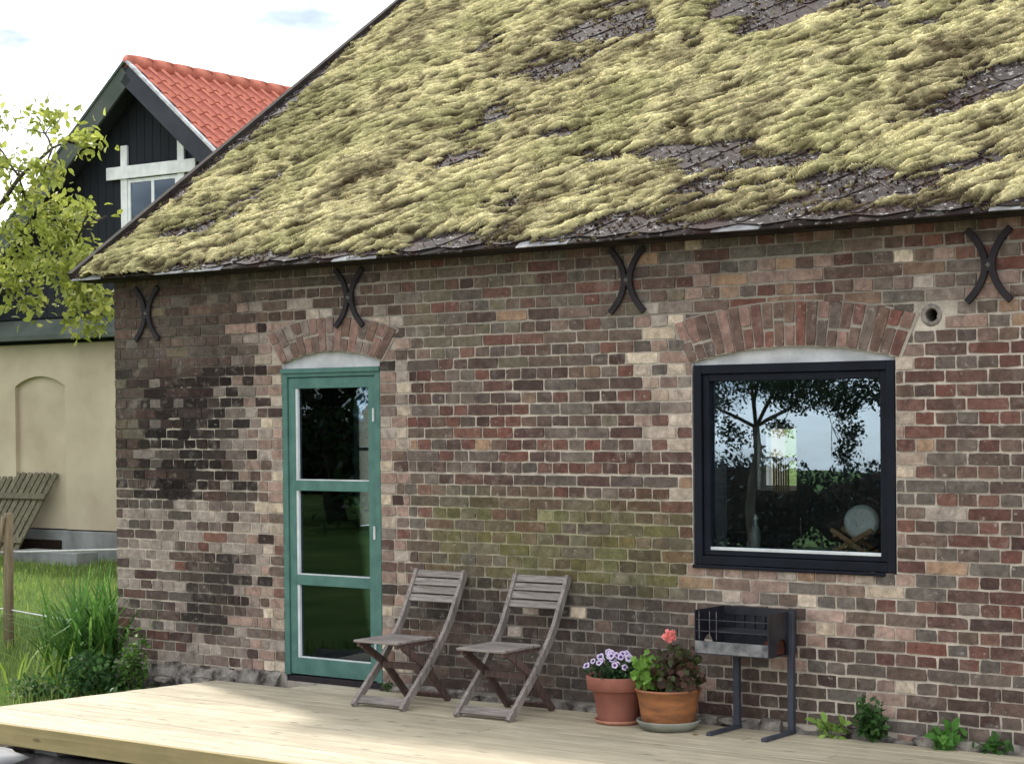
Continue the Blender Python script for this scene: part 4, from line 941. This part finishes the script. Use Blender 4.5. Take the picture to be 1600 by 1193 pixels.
HEDGE = [(-3.5-k*3.1, -26.0-0.4*math.sin(k*1.7)-k*0.25, 1.95+0.25*math.sin(k*2.3+1)+(0.3 if k % 5 == 2 else 0), 2.1) for k in range(12)]
hedge = empty('field_hedge', (-20, -28, -0.25)); tag(hedge, 'long dark green hedge across the lawn opposite the brick wall', 'hedge')
for k, (x, y, h, wdt) in enumerate(HEDGE):
    g0 = float(ground_h(x, y)); n = 6000
    P = blob((0, 0, h*0.45), (wdt, 1.0, h*0.58), n); P[:, 2] = np.maximum(P[:, 2], 0.02)
    V, F, C = leaf_cloud(P, RNG.uniform(0.07, 0.15, n), shade_cols((22, 31, 20), n, 0.2)); rt = mesh_from('crown', V, F, M['leaf'], hedge, cols=C); rt.location = (x+20, y+28, g0+.25)
    bm = bmesh.new(); bmesh.ops.create_icosphere(bm, subdivisions=3, radius=1)  # solid dark core added inside each shrub to keep its mirror image dark
    for w in bm.verts: kk_ = 0.82+0.10*math.sin(5*w.co.x+k)*math.sin(6*w.co.z+2*k); w.co = (w.co.x*wdt*kk_, w.co.y*0.8*kk_, h*0.44+w.co.z*h*0.52*kk_)
    mesh_from('dark_core', [w.co[:] for w in bm.verts], [[w.index for w in f.verts] for f in bm.faces], M['soil'], rt); bm.free()
    m = MB()
    for q in range(4): m.tube([(q*wdt*0.3-wdt*0.45, 0, -0.2), (q*wdt*0.32-wdt*0.5, .1, h*0.6)], [0.05, 0.02], 5)
    m.build('stem', M['bark'], rt)
tr = random.Random(15)  # tree added off frame to shade the lawn and darken the door glass
cl = [((tr.uniform(-18.5, -10.5), tr.uniform(-21.5, -15.0), tr.uniform(0.6, 7.0)), (1.1, 1.0, .6), 1.5) for _ in range(110)]
tree('added_shade_tree', (-14.3, -18.2, -0.28), 0.2, [(-11.6, -17.4, 3.3), (-17.2, -17.4, 3.2), (-14.0, -16.2, 5.4), (-15.0, -20.0, 5.6), (-13.0, -18.2, 1.6), (-16.0, -18.2, 1.6)], cl, 0.2, ((48, 66, 34), (58, 76, 40)), 'dense dark tree down to the ground, added off frame to shade the lawn', 90, fork=(-14.3, -18.1, 2.0))

# ------------------------------------------------------------------ flower pots
def pot(name, loc, prof, mat, label):
    r0 = empty(name, loc); m = MB(); m.lathe(prof, 40); m.build('body', mat, r0, True)
    return tag(r0, label, 'flower pot')
s1 = MB(); s1.lathe([(0, .004), (0.128, .004), (0.140, 0.022), (0.146, 0.022), (0.134, 0.0), (0, 0)], 40); o = s1.build('saucer', M['pink_saucer'], None, True); o.location = (4.785, -0.33, 0.003); tag(o, 'pale clay saucer under the plain terracotta pot', 'saucer')
T1 = [(0, .01), (0, .0), (0.118, 0), (0.122, .01), (0.152, 0.185), (0.158, 0.19), (0.180, 0.192), (0.188, 0.198), (0.193, 0.268), (0.189, 0.276), (0.174, 0.274), (0.168, 0.24), (0.0, 0.24)]
p1 = pot('flower_pot', (4.785, -0.33, 0.008), T1[1:12], M['terracotta'], 'plain reddish terracotta pot with thick rim holding the petunias')
MB().lathe([(0, 0.25), (0.171, 0.245)], 30).build('soil', M['soil'], p1)
s2 = MB(); s2.lathe([(0, .008), (0.140, .008), (0.176, 0.052), (0.187, 0.054), (0.189, 0.046), (0.158, 0.0), (0, 0)], 40); o = s2.build('saucer', M['grey_saucer'], None, True); o.location = (5.155, -0.36, 0.003); tag(o, 'wide grey saucer under the amber glazed pot', 'saucer')
T2 = [(0, 0), (0.142, 0), (0.150, .01), (0.166, 0.09), (0.176, 0.16), (0.186, 0.208), (0.193, 0.212), (0.196, 0.222), (0.190, 0.228), (0.178, 0.224), (0.168, 0.19)]
p2 = pot('flower_pot', (5.155, -0.36, 0.012), T2, M['amber'], 'rounded amber brown glazed pot holding the coral geranium')
MB().lathe([(0, 0.205), (0.172, 0.20)], 30).build('soil', M['soil'], p2)
# petunias
pr = random.Random(4)
pet = empty('petunia_plant', (4.785, -0.33, 0.255)); tag(pet, 'petunias with white and violet edged flowers in the terracotta pot', 'plant')
n = 700; P = blob((0, 0, 0.05), (0.205, 0.19, 0.085), n); P[:, 2] = np.abs(P[:, 2]); V, F, C = leaf_cloud(P, RNG.uniform(.022, .042, n), shade_cols((58, 84, 52), n, .3)); mesh_from('foliage', V, F, M['leaf'], pet, cols=C)
def flower_mesh():
    V = [(0, 0, -0.006)]; C = [lin((70, 40, 92))]; n = 40
    for rr, c, z in ((0.24, (72, 44, 96), -.004), (0.42, (150, 120, 176), 0.0), (0.7, (226, 214, 234), .002), (1.0, (214, 196, 228), -.001)):
        for k in range(n):
            a = 2*PI*k/n; q = rr*(1-0.12*abs(math.sin(2.5*a)) if rr > 0.5 else 1)*0.026; V.append((q*math.cos(a), q*math.sin(a), z+0.002*math.sin(5*a)*(rr > .9))); C.append(lin(c))
    F = [(0, 1+k, 1+(k+1) % n) for k in range(n)]
    for t in range(3): F += [(1+t*n+k, 1+t*n+n+k, 1+t*n+n+(k+1) % n, 1+t*n+(k+1) % n) for k in range(n)]
    return V, F, np.array(C)
V, F, C = flower_mesh(); M['petal'] = vcol('petal', .6, 30, 90, .12, 0, .2, trans=.3)
fl0 = None
for k in range(26):
    a = pr.uniform(0, 2*PI); q = pr.uniform(.03, .2); 
    if k < 16: a = pr.uniform(-2.6, -0.2)
    x, y = q*math.cos(a), q*math.sin(a)*0.95; z = 0.075+0.055*(1-(q/.2)**2)+pr.uniform(-.02, .025)
    if fl0 is None: fl0 = o = mesh_from('flower', V, F, M['petal'], pet, True, C)
    else: o = fl0.copy(); COL.objects.link(o)
    o.location = (x, y, z+.012); dr = Vector((x*3+0.35, y*2-0.55, 0.35+pr.uniform(-.1, .25))); o.rotation_euler = dr.to_track_quat('Z', 'Y').to_euler(); s_ = pr.uniform(.7, 1.05); o.scale = (s_, s_, s_)
# geranium
ger = empty('geranium_plant', (5.155, -0.36, 0.21)); tag(ger, 'geranium with dark red leaves, bright green side shoots and coral bloom', 'plant')
def round_leaves(pos, size, cols, up=0.5):
    n = len(pos); nr = RNG.normal(size=(n, 3))+np.array([0.25, -0.6, up])*1.6; nr /= np.linalg.norm(nr, axis=1, keepdims=True)
    t = np.cross(nr, RNG.normal(size=(n, 3))); t /= np.linalg.norm(t, axis=1, keepdims=True); b_ = np.cross(nr, t); K = 9
    V = [pos[:, None, :]-0.0*nr[:, None, :]]; ang = np.arange(K)*2*PI/K
    rim = pos[:, None, :]+(t[:, None, :]*np.cos(ang)[None, :, None]+b_[:, None, :]*np.sin(ang)[None, :, None])*(size[:, None, None]*(1+0.14*np.cos(ang*4.5))[None, :, None]/2)+nr[:, None, :]*(size[:, None, None]*0.12*(1+0.6*np.sin(ang*3))[None, :, None])
    V = np.concatenate([V[0], rim], 1).reshape(-1, 3); b = np.arange(n)[:, None, None]*(K+1); tri = np.array([[0, 1+k, 1+(k+1) % K] for k in range(K)])[None]
    return V, (b+tri).reshape(-1, 3), np.repeat(cols, K+1, 0)
n = 95; P = blob((-0.12, -0.03, 0.11), (0.10, 0.12, 0.12), n); P[:, 2] = np.abs(P[:, 2])+.01; V, F, C = round_leaves(P, RNG.uniform(.03, .055, n), shade_cols((124, 164, 70), n, .2)); mesh_from('green_shoots', V, F, M['leaf'], ger, cols=C)
n = 210; P = blob((0.075, 0.0, 0.125), (0.17, 0.14, 0.15), n); P[:, 2] = np.abs(P[:, 2])+.01; V, F, C = round_leaves(P, RNG.uniform(.028, .058, n), shade_cols((88, 66, 54), n, .3, alt=(74, 82, 50))); mesh_from('dark_foliage', V, F, M['leaf'], ger, cols=C)
m = MB()
for x, y, z in ((0.03, -0.02, 0.32), (0.1, 0, 0.23), (-0.03, 0.02, .22), (.16, .02, .2), (-.12, -.02, .15)): m.tube([(x*.3, y*.3, -0.01), (x*.8, y, z*.6), (x, y, z)], [.005, .004, .003], 6)
m.build('stem', M['leaf'], ger, cols=np.tile(np.array(lin((92, 92, 56))), (len(m.v), 1)))
n = 75; P = blob((0.032, -0.03, 0.335), (.042, .038, .034), n); V, F, C = round_leaves(P, RNG.uniform(.022, .036, n), shade_cols((246, 150, 144), n, .12), .3); mesh_from('bloom', V, F, M['petal'], ger, cols=C)

# ------------------------------------------------------------------ barbecue
gr = empty('barbecue', (5.60, -0.28, 0)); tag(gr, 'blackened open steel charcoal barbecue on two grey T legs', 'barbecue')
gx0, gx1, gy0, gy1, gz0, gz1 = -0.255, 0.235, -0.10, 0.225, 0.455, 0.705
t = 0.006
MB().box(gx0, gx1, gy0, gy1, gz0, gz0+t).build('tray', M['grill'], gr)
m = MB()      # back panel with slots
m.box(gx0, gx1, gy1-t, gy1, gz0+t, gz0+0.08); m.box(gx0, gx1, gy1-t, gy1, gz1-0.05, gz1)
for k in range(8): m.box(gx0+k*0.068, gx0+k*0.068+0.014, gy1-t, gy1, gz0+.08, gz1-.05)
m.build('back_panel', M['grill'], gr)
MB().box(gx0+t, gx1-t, gy1+.004, gy1+.007, gz0+.06, gz1-.03).build('wind_shield', M['grill'], gr)
MB().box(gx0+t, gx1-t, gy0, gy0+t, gz0+t, gz0+0.075).build('front_panel', M['ash'], gr)
for xa in (gx0, gx1-t):
    m = MB(); n = 14; yc = (gy0+gy1)/2-.01; rr = 0.055        # side panel with a half round ash opening
    arc = [(yc+rr*math.cos(PI*k/n), gz0+t+0.035+rr*math.sin(PI*k/n)) for k in range(n+1)]
    ypl = [(gy1-t-.001, gz0+t), (gy1-t-.001, gz1), (gy0+t+.001 if xa < 0 else gy0, gz1), (gy0+t+.001 if xa < 0 else gy0, gz0+t), (yc-rr, gz0+t)]+arc[::-1]+[(yc+rr, gz0+t)]
    K = len(ypl); bm = bmesh.new(); vs_ = [bm.verts.new((xa, y, z)) for y, z in ypl]; fc = bm.faces.new(vs_); ex = bmesh.ops.extrude_face_region(bm, geom=[fc]); bmesh.ops.translate(bm, verts=[g for g in ex['geom'] if isinstance(g, bmesh.types.BMVert)], vec=(t, 0, 0)); bmesh.ops.triangulate(bm, faces=bm.faces[:])
    me_v = [v.co[:] for v in bm.verts]; bm.verts.index_update(); me_f = [[v.index for v in f.verts] for f in bm.faces]; bm.free()
    m.add(me_v, me_f); m.build('side_panel', M['grill'], gr)
MB().box(gx1-.05, gx1-.02, gy0+.04, gy1-.05, gz0+t+.001, gz0+.09).build('ash_drawer', M['rust'], gr)
for k, x in enumerate((gx0+.03, gx0+.10, gx0+.145)): MB().tube([(x, gy0+.01, gz0+.085), (x, gy0+.01, gz1-.005)], .0028, 6).build('spit_rod', M['bolt'], gr)
for z in (gz0+.13, gz1-.055): MB().tube([(gx0+.01, gy0+.012, z), (gx1-.01, gy0+.03, z)], .003, 6).build('grate_rod', M['grill'], gr)
for k in range(9): MB().tube([(gx0+.02, gy0+.04+k*.03, gz0+.125), (gx1-.02, gy0+.04+k*.03, gz0+.125)], .002, 5).build('grate_rod', M['grill'], gr)
for sx, x in ((-1, -0.115), (1, 0.242)):
    MB().box(x-.018, x+.018, 0.13, 0.166, 0.022, 0.454 if sx < 0 else 0.70, .002).build('leg', M['grill_post'], gr)
    MB().box(x-.016, x+.016, -0.18, 0.175, 0.0, 0.0215, .002).build('foot_bar', M['grill_post'], gr)

# ------------------------------------------------------------------ weeds at the wall
def weed(loc, label, kind, h, spread, col, alt, n, name='weed'):
    rt = empty(name, loc); m = MB(); r = random.Random(int(loc[0]*333)); P = []
    for k in range(7):
        a = r.uniform(-PI, PI); e = (math.cos(a)*spread*r.uniform(.3, 1), math.sin(a)*spread*.5*r.uniform(.3, 1)-.02, h*r.uniform(.5, 1)); m.tube([(0, 0, -.08), (e[0]*.4, e[1]*.4, e[2]*.6), e], [.004, .003, .002], 5)
        for q in range(n//7): tt = r.uniform(.15, 1); P.append((e[0]*tt+r.gauss(0, .02), e[1]*tt+r.gauss(0, .02), e[2]*tt+r.gauss(0, .012)))
    P = np.array(P); P[:, 2] = np.maximum(P[:, 2], .01); m.build('stem', M['leaf'], rt, cols=np.tile(np.array(lin((84, 104, 52))), (len(m.v), 1)))
    V, F, C = leaf_cloud(P, RNG.uniform(.7, 1.2, len(P))*kind, shade_cols(col, len(P), .25, alt=alt), (0.1, -0.4, .5)); mesh_from('leaves', V, F, M['leaf'], rt, cols=C)
    return tag(rt, label, 'weed')
weed((6.085, -0.10, 0.0), 'low pale green weed on the deck edge beside the barbecue leg', .07, .10, .12, (128, 160, 72), (150, 176, 92), 42)
weed((6.335, -0.10, 0.0), 'bushy dark green weed growing at the wall foot, tallest of the weeds', .045, .24, .13, (58, 92, 44), (74, 108, 54), 330)
weed((6.78, -0.09, 0.0), 'broad leaved mid green weed growing out of the stone footing', .085, .13, .13, (84, 132, 56), (104, 150, 70), 60)
weed((7.02, -0.08, 0.0), 'small flat leaved weed trailing along the stone footing', .06, .07, .13, (72, 116, 54), None, 40)
weed((2.78, -0.10, 0.0), 'tiny green weed in the footing between the door and the folding chair', .03, .06, .06, (78, 104, 54), None, 40)

# ------------------------------------------------------------------ planting at the house corner
def blades(n, base, spread, length, width, cols, arch=0.9, rng=RNG):
    az = rng.uniform(0, 2*PI, n); L = rng.uniform(.65, 1.1, n)*length; out = rng.uniform(.25, 1.0, n)*arch; V = []; K = 6
    b0 = np.array(base)+np.stack([rng.normal(size=n)*spread, rng.normal(size=n)*spread, np.zeros(n)], 1)
    dx, dy = np.cos(az), np.sin(az)
    for k in range(K):
        t = k/(K-1); rr = L*out*(t**1.6)*0.75; zz_ = L*(t*0.95-out*0.62*t**2.6); w_ = width*(1-t**2.2)*0.5*(0.6+0.4*min(1, t*4))+0.0008
        c = b0+np.stack([dx*rr, dy*rr, zz_], 1); V += [c+np.stack([-dy*w_, dx*w_, np.zeros(n)], 1), c-np.stack([-dy*w_, dx*w_, np.zeros(n)], 1)]
    V = np.stack(V, 1).reshape(-1, 3); b = np.arange(n)[:, None, None]*(2*K); q = np.array([[2*k, 2*k+1, 2*k+3, 2*k+2] for k in range(K-1)])[None]
    return V, (b+q).reshape(-1, 4), np.repeat(cols, 2*K, 0)
dl = empty('daylily_clump', (-0.30, 0.05, -0.24)); tag(dl, 'arching strap leaved lily clump beside the brick corner', 'plant')
V, F, C = blades(360, (0, 0, 0), .15, 1.2, .028, shade_cols((76, 118, 52), 360, .25, alt=(112, 152, 72))); mesh_from('leaves', V, F, M['leaf'], dl, cols=C)
V, F, C = blades(90, (-0.1, -.15, 0), .2, .6, .024, shade_cols((150, 176, 78), 90, .2)); mesh_from('pale_leaves', V, F, M['leaf'], dl, cols=C)
def bush(loc, r_, n, size, col, alt, label, name='low_shrub', flowers=0):
    rt = empty(name, loc); nb = 16; sub = blob((0, 0, r_[2]*.75), np.array(r_)*.8, nb); P = []
    sub[:, 2] = np.abs(sub[:, 2]); k = RNG.integers(0, nb, n); P = sub[k]+RNG.normal(size=(n, 3))*np.array(r_)*.24; P[:, 2] = np.maximum(P[:, 2], .02)
    V, F, C = leaf_cloud(P, RNG.uniform(.6, 1.2, n)*size, shade_cols(col, n, .3, alt=alt)); mesh_from('foliage', V, F, M['leaf'], rt, cols=C)
    m = MB()
    for q in range(9): e = sub[q]; m.tube([(e[0]*.2, e[1]*.2, -.1), (e[0]*.6, e[1]*.6, e[2]*.5), tuple(e)], [.008, .006, .003], 5)
    m.build('stem', M['bark'], rt)
    return tag(rt, label, 'shrub')
bush((0.20, -0.38, -0.24), (.34, .26, .20), 900, .055, (62, 96, 52), (88, 124, 62), 'dense dark green low shrub against the brick corner')
bush((0.42, -0.22, -0.24), (.16, .14, .30), 420, .05, (84, 118, 54), (104, 138, 66), 'upright fresh green shoots in front of the brick corner', 'green_shoots')
bush((-0.28, -0.52, -0.25), (.26, .24, .10), 420, .045, (76, 112, 58), (128, 146, 96), 'low spreading ground ivy between lawn and deck', 'ground_ivy')
bush((0.75, -0.62, -0.25), (.34, .16, .09), 360, .045, (70, 106, 52), (96, 130, 66), 'low leafy strip growing along the deck end', 'ground_ivy')
bush((-0.15, 0.55, -0.24), (.22, .22, .36), 420, .05, (70, 100, 50), (96, 124, 66), 'slender dark green shoots standing behind the lily clump', 'green_shoots')
bush((-0.75, 0.35, -0.25), (.3, .25, .12), 360, .045, (92, 124, 60), (122, 150, 80), 'pale low herb patch on the lawn side of the lily clump', 'herb_patch')

# lawn grass
NG = 46000
gx = RNG.uniform(-15, 1.1, NG); gy = RNG.uniform(-3.2, 8.9, NG)
k = ~((gx > 0.05) & (gy > -0.12)) & (gx < 1.0+RNG.uniform(-.25, .0, NG)) & ~((gx > 0.7) & (gy < -1.2)); gx, gy = gx[k], gy[k]; n = len(gx)
cg = np.array(lin((112, 136, 66)))*(0.7+0.7*fbm(gx*.9, gy*.9, 111, 3))[:, None]*RNG.uniform(.75, 1.25, (n, 1)); pal = RNG.random(n) < .15; cg[pal] = np.array(lin((152, 168, 92)))
hgt = RNG.uniform(.05, .13, n)*(0.7+0.8*fbm(gx*.7, gy*.7, 112, 2)); az = RNG.uniform(0, 2*PI, n); gz = ground_h(gx, gy)-.01; w_ = RNG.uniform(.003, .006, n)*1.3; ln_ = RNG.uniform(.1, .7, n)*hgt
dx, dy = np.cos(az), np.sin(az); B = np.stack([gx, gy, gz], 1); sd_ = np.stack([-dy*w_, dx*w_, 0*w_], 1); mid = B+np.stack([dx*ln_*.35, dy*ln_*.35, hgt*.6], 1); tip = B+np.stack([dx*ln_, dy*ln_, hgt], 1)
V = np.stack([B-sd_, B+sd_, mid+sd_*.7, mid-sd_*.7, tip], 1).reshape(-1, 3); b = np.arange(n)[:, None, None]*5
F = (b+np.array([[0, 1, 2], [0, 2, 3], [3, 2, 4]])[None]).reshape(-1, 3)
tag(mesh_from('grass', V, F, M['grassblade'], cols=np.repeat(cg, 5, 0)), 'sunlit uneven lawn grass beside the brick house', 'grass', kind='stuff')

# ------------------------------------------------------------------ the other house
BY = 9.0
oh = empty('gabled_house', (-9.40, BY, -0.2), math.radians(2.0)); tag(oh, 'ochre plastered house with black gable and red tiled roof', 'house')
ZA = 6.82+0.2; HW = 4.7; TP = math.tan(math.radians(40.0)); LEN = 11.0; ZE = ZA-HW*TP
ZL = 3.25
# plaster storey with a blind arched niche (niche left of the centre line)
nx0, nx1, nzs, nza = -2.93, -1.83, 2.55, 2.70
m = MB(); m.box(-HW+.25, nx0, 0.0, LEN, 0.42, ZL); m.box(nx1, HW-.25, 0.0, LEN, 0.42, ZL); m.box(nx0, nx1, 0.07, LEN, 0.42, ZL)
na = 12; arc = [(nx0+(nx1-nx0)*k/na, nzs+(nza-nzs)*math.sin(PI*k/na)**0.8) for k in range(na+1)]
m.prism([(nx0, ZL)]+arc+[(nx1, ZL)], 0.0, 0.069)
pw = m.build('wall', M['yellow'], oh)
MB().box(-HW+.21, HW-.21, -0.04, LEN, -0.3, 0.40, .01).build('plinth', M['plinth'], oh)
MB().box(nx0+.06, nx1-.06, -.045, -.0405, 0.06, 0.26).build('plinth_vent', M['soil'], oh)
# boards of the gable
gb = MB().prism([(-HW+.3, ZL+.30), (HW-.3, ZL+.30), (HW-.3, ZE+0.1), (0, ZA-0.18), (-HW+.3, ZE+0.1)], -0.04, 0.1).build('gable', M['black_board'], oh)
bx = -HW+.34
while bx < HW-.4:
    w_ = 0.16; zt = ZA-0.2-max(abs(bx), abs(bx+w_))*TP
    if zt > ZL+.4: MB().box(bx+.004, bx+w_-.004, -0.065, -0.041, ZL+.31, zt).build('board', M['black_board'], gb)
    bx += w_
lg = MB(); lg.add([(-HW+.1, -0.26, ZL-.02), (HW-.1, -0.26, ZL-.02), (HW-.1, -0.26, ZL+.05), (-HW+.1, -0.26, ZL+.05), (-HW+.1, 0.05, ZL-.02), (HW-.1, 0.05, ZL-.02), (HW-.1, -0.03, ZL+.299), (-HW+.1, -0.03, ZL+.299)], [(0, 1, 2, 3), (3, 2, 6, 7), (4, 5, 1, 0), (0, 3, 7, 4), (1, 5, 6, 2), (5, 4, 7, 6)])
lg.build('ledge', M['ledge'], oh)
# roof: two slabs, barge boards, tiles on the slope in view
m = MB(); OV = -0.42
for sg in (-1, 1):
    pts = [(0, ZA), (sg*(HW+.35), ZA-(HW+.35)*TP), (sg*(HW+.35), ZA-(HW+.35)*TP-.12), (0, ZA-.14)]
    V = [(x, OV, z) for x, z in pts]+[(x, LEN, z) for x, z in pts]; m.add(V, [(0, 1, 2, 3), (7, 6, 5, 4), (0, 4, 5, 1), (1, 5, 6, 2), (2, 6, 7, 3), (3, 7, 4, 0)])
orf = m.build('roof', M['barge'], oh)
for sg in (-1, 1):
    m = MB(); m.beam((sg*.0, OV-.021, ZA-.12), (sg*(HW+.36), OV-.021, ZA-.12-(HW+.36)*TP), 0.04, 0.30); m.build('barge_board', M['barge'] if sg > 0 else M['ledge'], orf)
    m = MB(); m.beam((sg*.03, OV-.025, ZA+.065-.03*TP), (sg*(HW+.37), OV-.025, ZA+.065-(HW+.37)*TP), 0.07, 0.035); m.build('verge_flashing', M['lead'] if sg > 0 else M['ledge'], orf)
# clay pantiles: rows up the slope, columns along the ridge
TW, TL = 0.26, 0.36; cs_, sn_ = math.cos(math.radians(40)), math.sin(math.radians(40))
def tile_mesh():
    V = []; n = 7
    for row, (d, lift) in enumerate(((0, .034), (TL+.05, .012))):
        for k in range(n):
            y = TW*1.06*k/(n-1); hh = 0.034*math.sin(2*PI*(k/(n-1))*0.98+0.5); V.append((d, y, lift+hh+.035))
    for k in range(n): x, y, z = V[k]; V.append((x+.001, y, z-.022))
    F = [(k, k+1, n+k+1, n+k) for k in range(n-1)]+[(2*n+k, 2*n+k+1, k+1, k) for k in range(n-1)]
    me = bpy.data.meshes.new('roof_tile'); me.from_pydata(V, [], F); me.update(); me.materials.append(M['tile']); return me
tm = tile_mesh(); cnt = 0
rot_t = Matrix(((-cs_, 0, sn_, 0), (0, 1, 0, 0), (sn_, 0, cs_, 0), (0, 0, 0, 1)))   # local x runs up the right hand slope
extra_v, extra_f = [], []
cand = []
for r_i in range(int((HW+.3)/cs_/TL)):
    for c_i in range(int((LEN-OV)/TW)):
        ds = (HW+.33)/cs_-r_i*TL; cand.append((r_i, c_i, ds))
cand.sort(key=lambda q: (not (q[2] < 3.2 and q[1] < 24), q[1]))
for kq, (r_i, c_i, ds) in enumerate(cand):
    x = ds*cs_; z = ZA-x*TP; y = OV+.02+c_i*TW; mt = Matrix.Translation((x, y, z)) @ rot_t
    if kq < 280:
        o = bpy.data.objects.new('roof_tile', tm); COL.objects.link(o); o.parent = orf; o.matrix_local = mt @ Matrix.Rotation(random.uniform(-.012, .012), 4, 'Z')
    else:
        n = len(extra_v); extra_v += [tuple(mt @ v.co) for v in tm.vertices]; extra_f += [tuple(i+n for i in p_.vertices) for p_ in tm.polygons]
tag(mesh_from('tiling', extra_v, extra_f, M['tile'], orf), kind='stuff')
rm = MB(); rm.tube([(0, 0, 0), (0, 0.2, 0.012), (0, .40, 0.0), (0, .42, 0.02)], [0.11, 0.115, 0.125, 0.13], 14); rme = None
for k in range(int((LEN-OV)/0.4)):
    if rme is None: o = rm.build('ridge_tile', M['tile'], orf, True); rme = o.data
    else: o = bpy.data.objects.new('ridge_tile', rme); COL.objects.link(o); o.parent = orf
    o.location = (0, OV+k*0.4, ZA+.035)
# white window in the gable
gw = empty('gable_window_origin'); bpy.data.objects.remove(gw)
wx0, wx1, wzt = -0.43, 0.70, 5.54
m = MB(); m.box(wx0-.03, wx1+.03, -0.07, -0.05, 4.3, wzt); gwin = m.build('window', M['soil'], oh)
for x in (wx0-.06, wx1-.06): MB().box(x, x+.13, -0.112, -0.071, 4.25, wzt+.42, .004).build('jamb_board', M['white_paint'], gwin)
MB().box(wx0-.32, wx1+.32, -0.145, -0.1125, wzt-.06, wzt+.12, .004).build('head_board', M['white_paint'], gwin)
m = MB(); ix0, ix1 = wx0+.075, wx1-.065
for q in ((ix0, ix0+.05, 4.3, wzt-.07), (ix1-.05, ix1, 4.3, wzt-.07)): m.box(q[0], q[1], -.10, -.0705, q[2], q[3])
m.box(ix0+.05, ix1-.05, -.10, -.0705, wzt-.12, wzt-.07); xm = (ix0+ix1)/2; m.box(xm-.025, xm+.025, -.098, -.0705, 4.3, wzt-.12)
for a, b_ in ((ix0+.05, xm-.025), (xm+.025, ix1-.05)): m.box(a, b_, -.096, -.0705, 4.74, 4.78)
m.build('casement', M['white_paint'], gwin)
for a, b_ in ((ix0+.05, xm-.025), (xm+.025, ix1-.05)):
    for c, d in ((4.3, 4.74), (4.78, wzt-.12)): MB().box(a, b_, -.083, -.080, c, d).build('pane', M['door_glass'], gwin)

# ------------------------------------------------------------------ yard things by the other house
sp_ = empty('slatted_panel', (-12.45, 8.35, -0.23), math.radians(2)); tag(sp_, 'mossy slatted wooden panel leaning against the ochre wall', 'panel')
def lean(x, t, off=0.0): return (x+0.36*t, 0.58*t+off*0.9, 1.28*t-off*0.4)
for k in range(13):
    x = -1.0+k*0.135
    MB().beam(lean(x, .02), lean(x+random.uniform(-.01, .01), 1.0), 0.095, 0.022, (0, -0.9, 0.4)).build('slat', M['mossy_wood'], sp_)
for t_ in (.22, .72): MB().beam(lean(-1.06, t_, -.036), lean(.70, t_, -.036), 0.09, 0.03, (0, -0.9, .4)).build('batten', M['mossy_wood'], sp_)
cb = MB().box(-.85, .55, -.2, .2, 0, .20, .012).build('concrete_block', M['plinth']); cb.location = (-10.55, 8.28, -0.24); tag(cb, 'grey concrete block lying below the ochre wall beside the slatted panel', 'block')
fp = empty('fence_post', (-3.22, 1.52, -0.27)); tag(fp, 'weathered round fence post standing in the lawn', 'fence post')
MB().tube([(0, 0, -.3), (.005, 0, .5), (.02, 0, 1.25)], [.05, .047, .044], 12).build('post', M['post_wood'], fp, True); MB().tube([(.018, -.05, 1.22), (-.16, -.10, .42)], [.024, .022], 8).build('brace', M['post_wood'], fp, True)
fq = empty('fence_post', (2.6, 9.6, -0.27)); tag(fq, 'fence post standing behind the brick house', 'fence post'); MB().tube([(0, 0, -.3), (0, 0, 1.2)], [.05, .045], 12).build('post', M['post_wood'], fq, True)
m = MB(); m.tube([(-9.0, -2.0, 0.62), (-3.27, 1.50, 0.62), (-0.3, 5.55, 0.60), (2.55, 9.55, 0.62)], 0.009, 6); tag(m.build('fence_rope', M['rope'], None, True), 'thin white rope strung level from the fence post across the lawn', 'rope')
m = MB(); m.tube([(-7, -.9, .0), (-3.27, 1.50, 0.10), (-1.6, 1.9, -.10), (-.6, 1.2, -.2)], 0.007, 6); tag(m.build('loose_rope', M['rope'], None, True), 'slack white rope hanging low on the post and sagging to the grass', 'rope')

# dirt margin in front of the deck: membrane folds, pale slab, lumps
xs = np.arange(-0.2, 4.6, .05); ys_ = np.arange(-3.0, -2.12, .035); X_, Y_ = np.meshgrid(xs, ys_, indexing='ij')
Zm = -0.225+0.05*np.abs(fbm(X_*1.6, Y_*5, 121, 4)-.5)*2+0.05*np.exp(-((Y_+2.43+.07*np.sin(X_*2.2))/.07)**2)-.05*sstep(-2.75, -3.0, Y_)
Y_ = Y_+.05*np.sin(X_*3+1)
P = np.stack([X_, Y_, Zm], -1).reshape(-1, 3); n, k_ = X_.shape; i, j = np.meshgrid(np.arange(n-1), np.arange(k_-1), indexing='ij'); b = i*k_+j
tag(mesh_from('ground_membrane', P, np.stack([b, b+k_, b+k_+1, b+1], -1).reshape(-1, 4), M['membrane'], None, True), 'crumpled grey ground membrane folded along the front of the deck', 'membrane')
v, f = stone(.28, .14, .05, 77); o = mesh_from('paving_slab', v, f, M['slab'], None, True); o.location = (1.78, -2.66, -.16); o.rotation_euler = (0, 0, .3); tag(o, 'pale flat stone lying on the membrane before the deck', 'stone')

v = [(-.022, 0, .004), (0, -.012, .010), (.024, .002, .006), (.004, .014, .012), (.0, .001, .003)]
dlf = mesh_from('dry_leaf', v, [(0, 1, 4), (1, 2, 4), (2, 3, 4), (3, 0, 4)], M['rackwood']); dlf.location = (5.40, -0.47, 0.0); tag(dlf, 'small curled dry brown leaf on the deck near the barbecue foot', 'leaf')
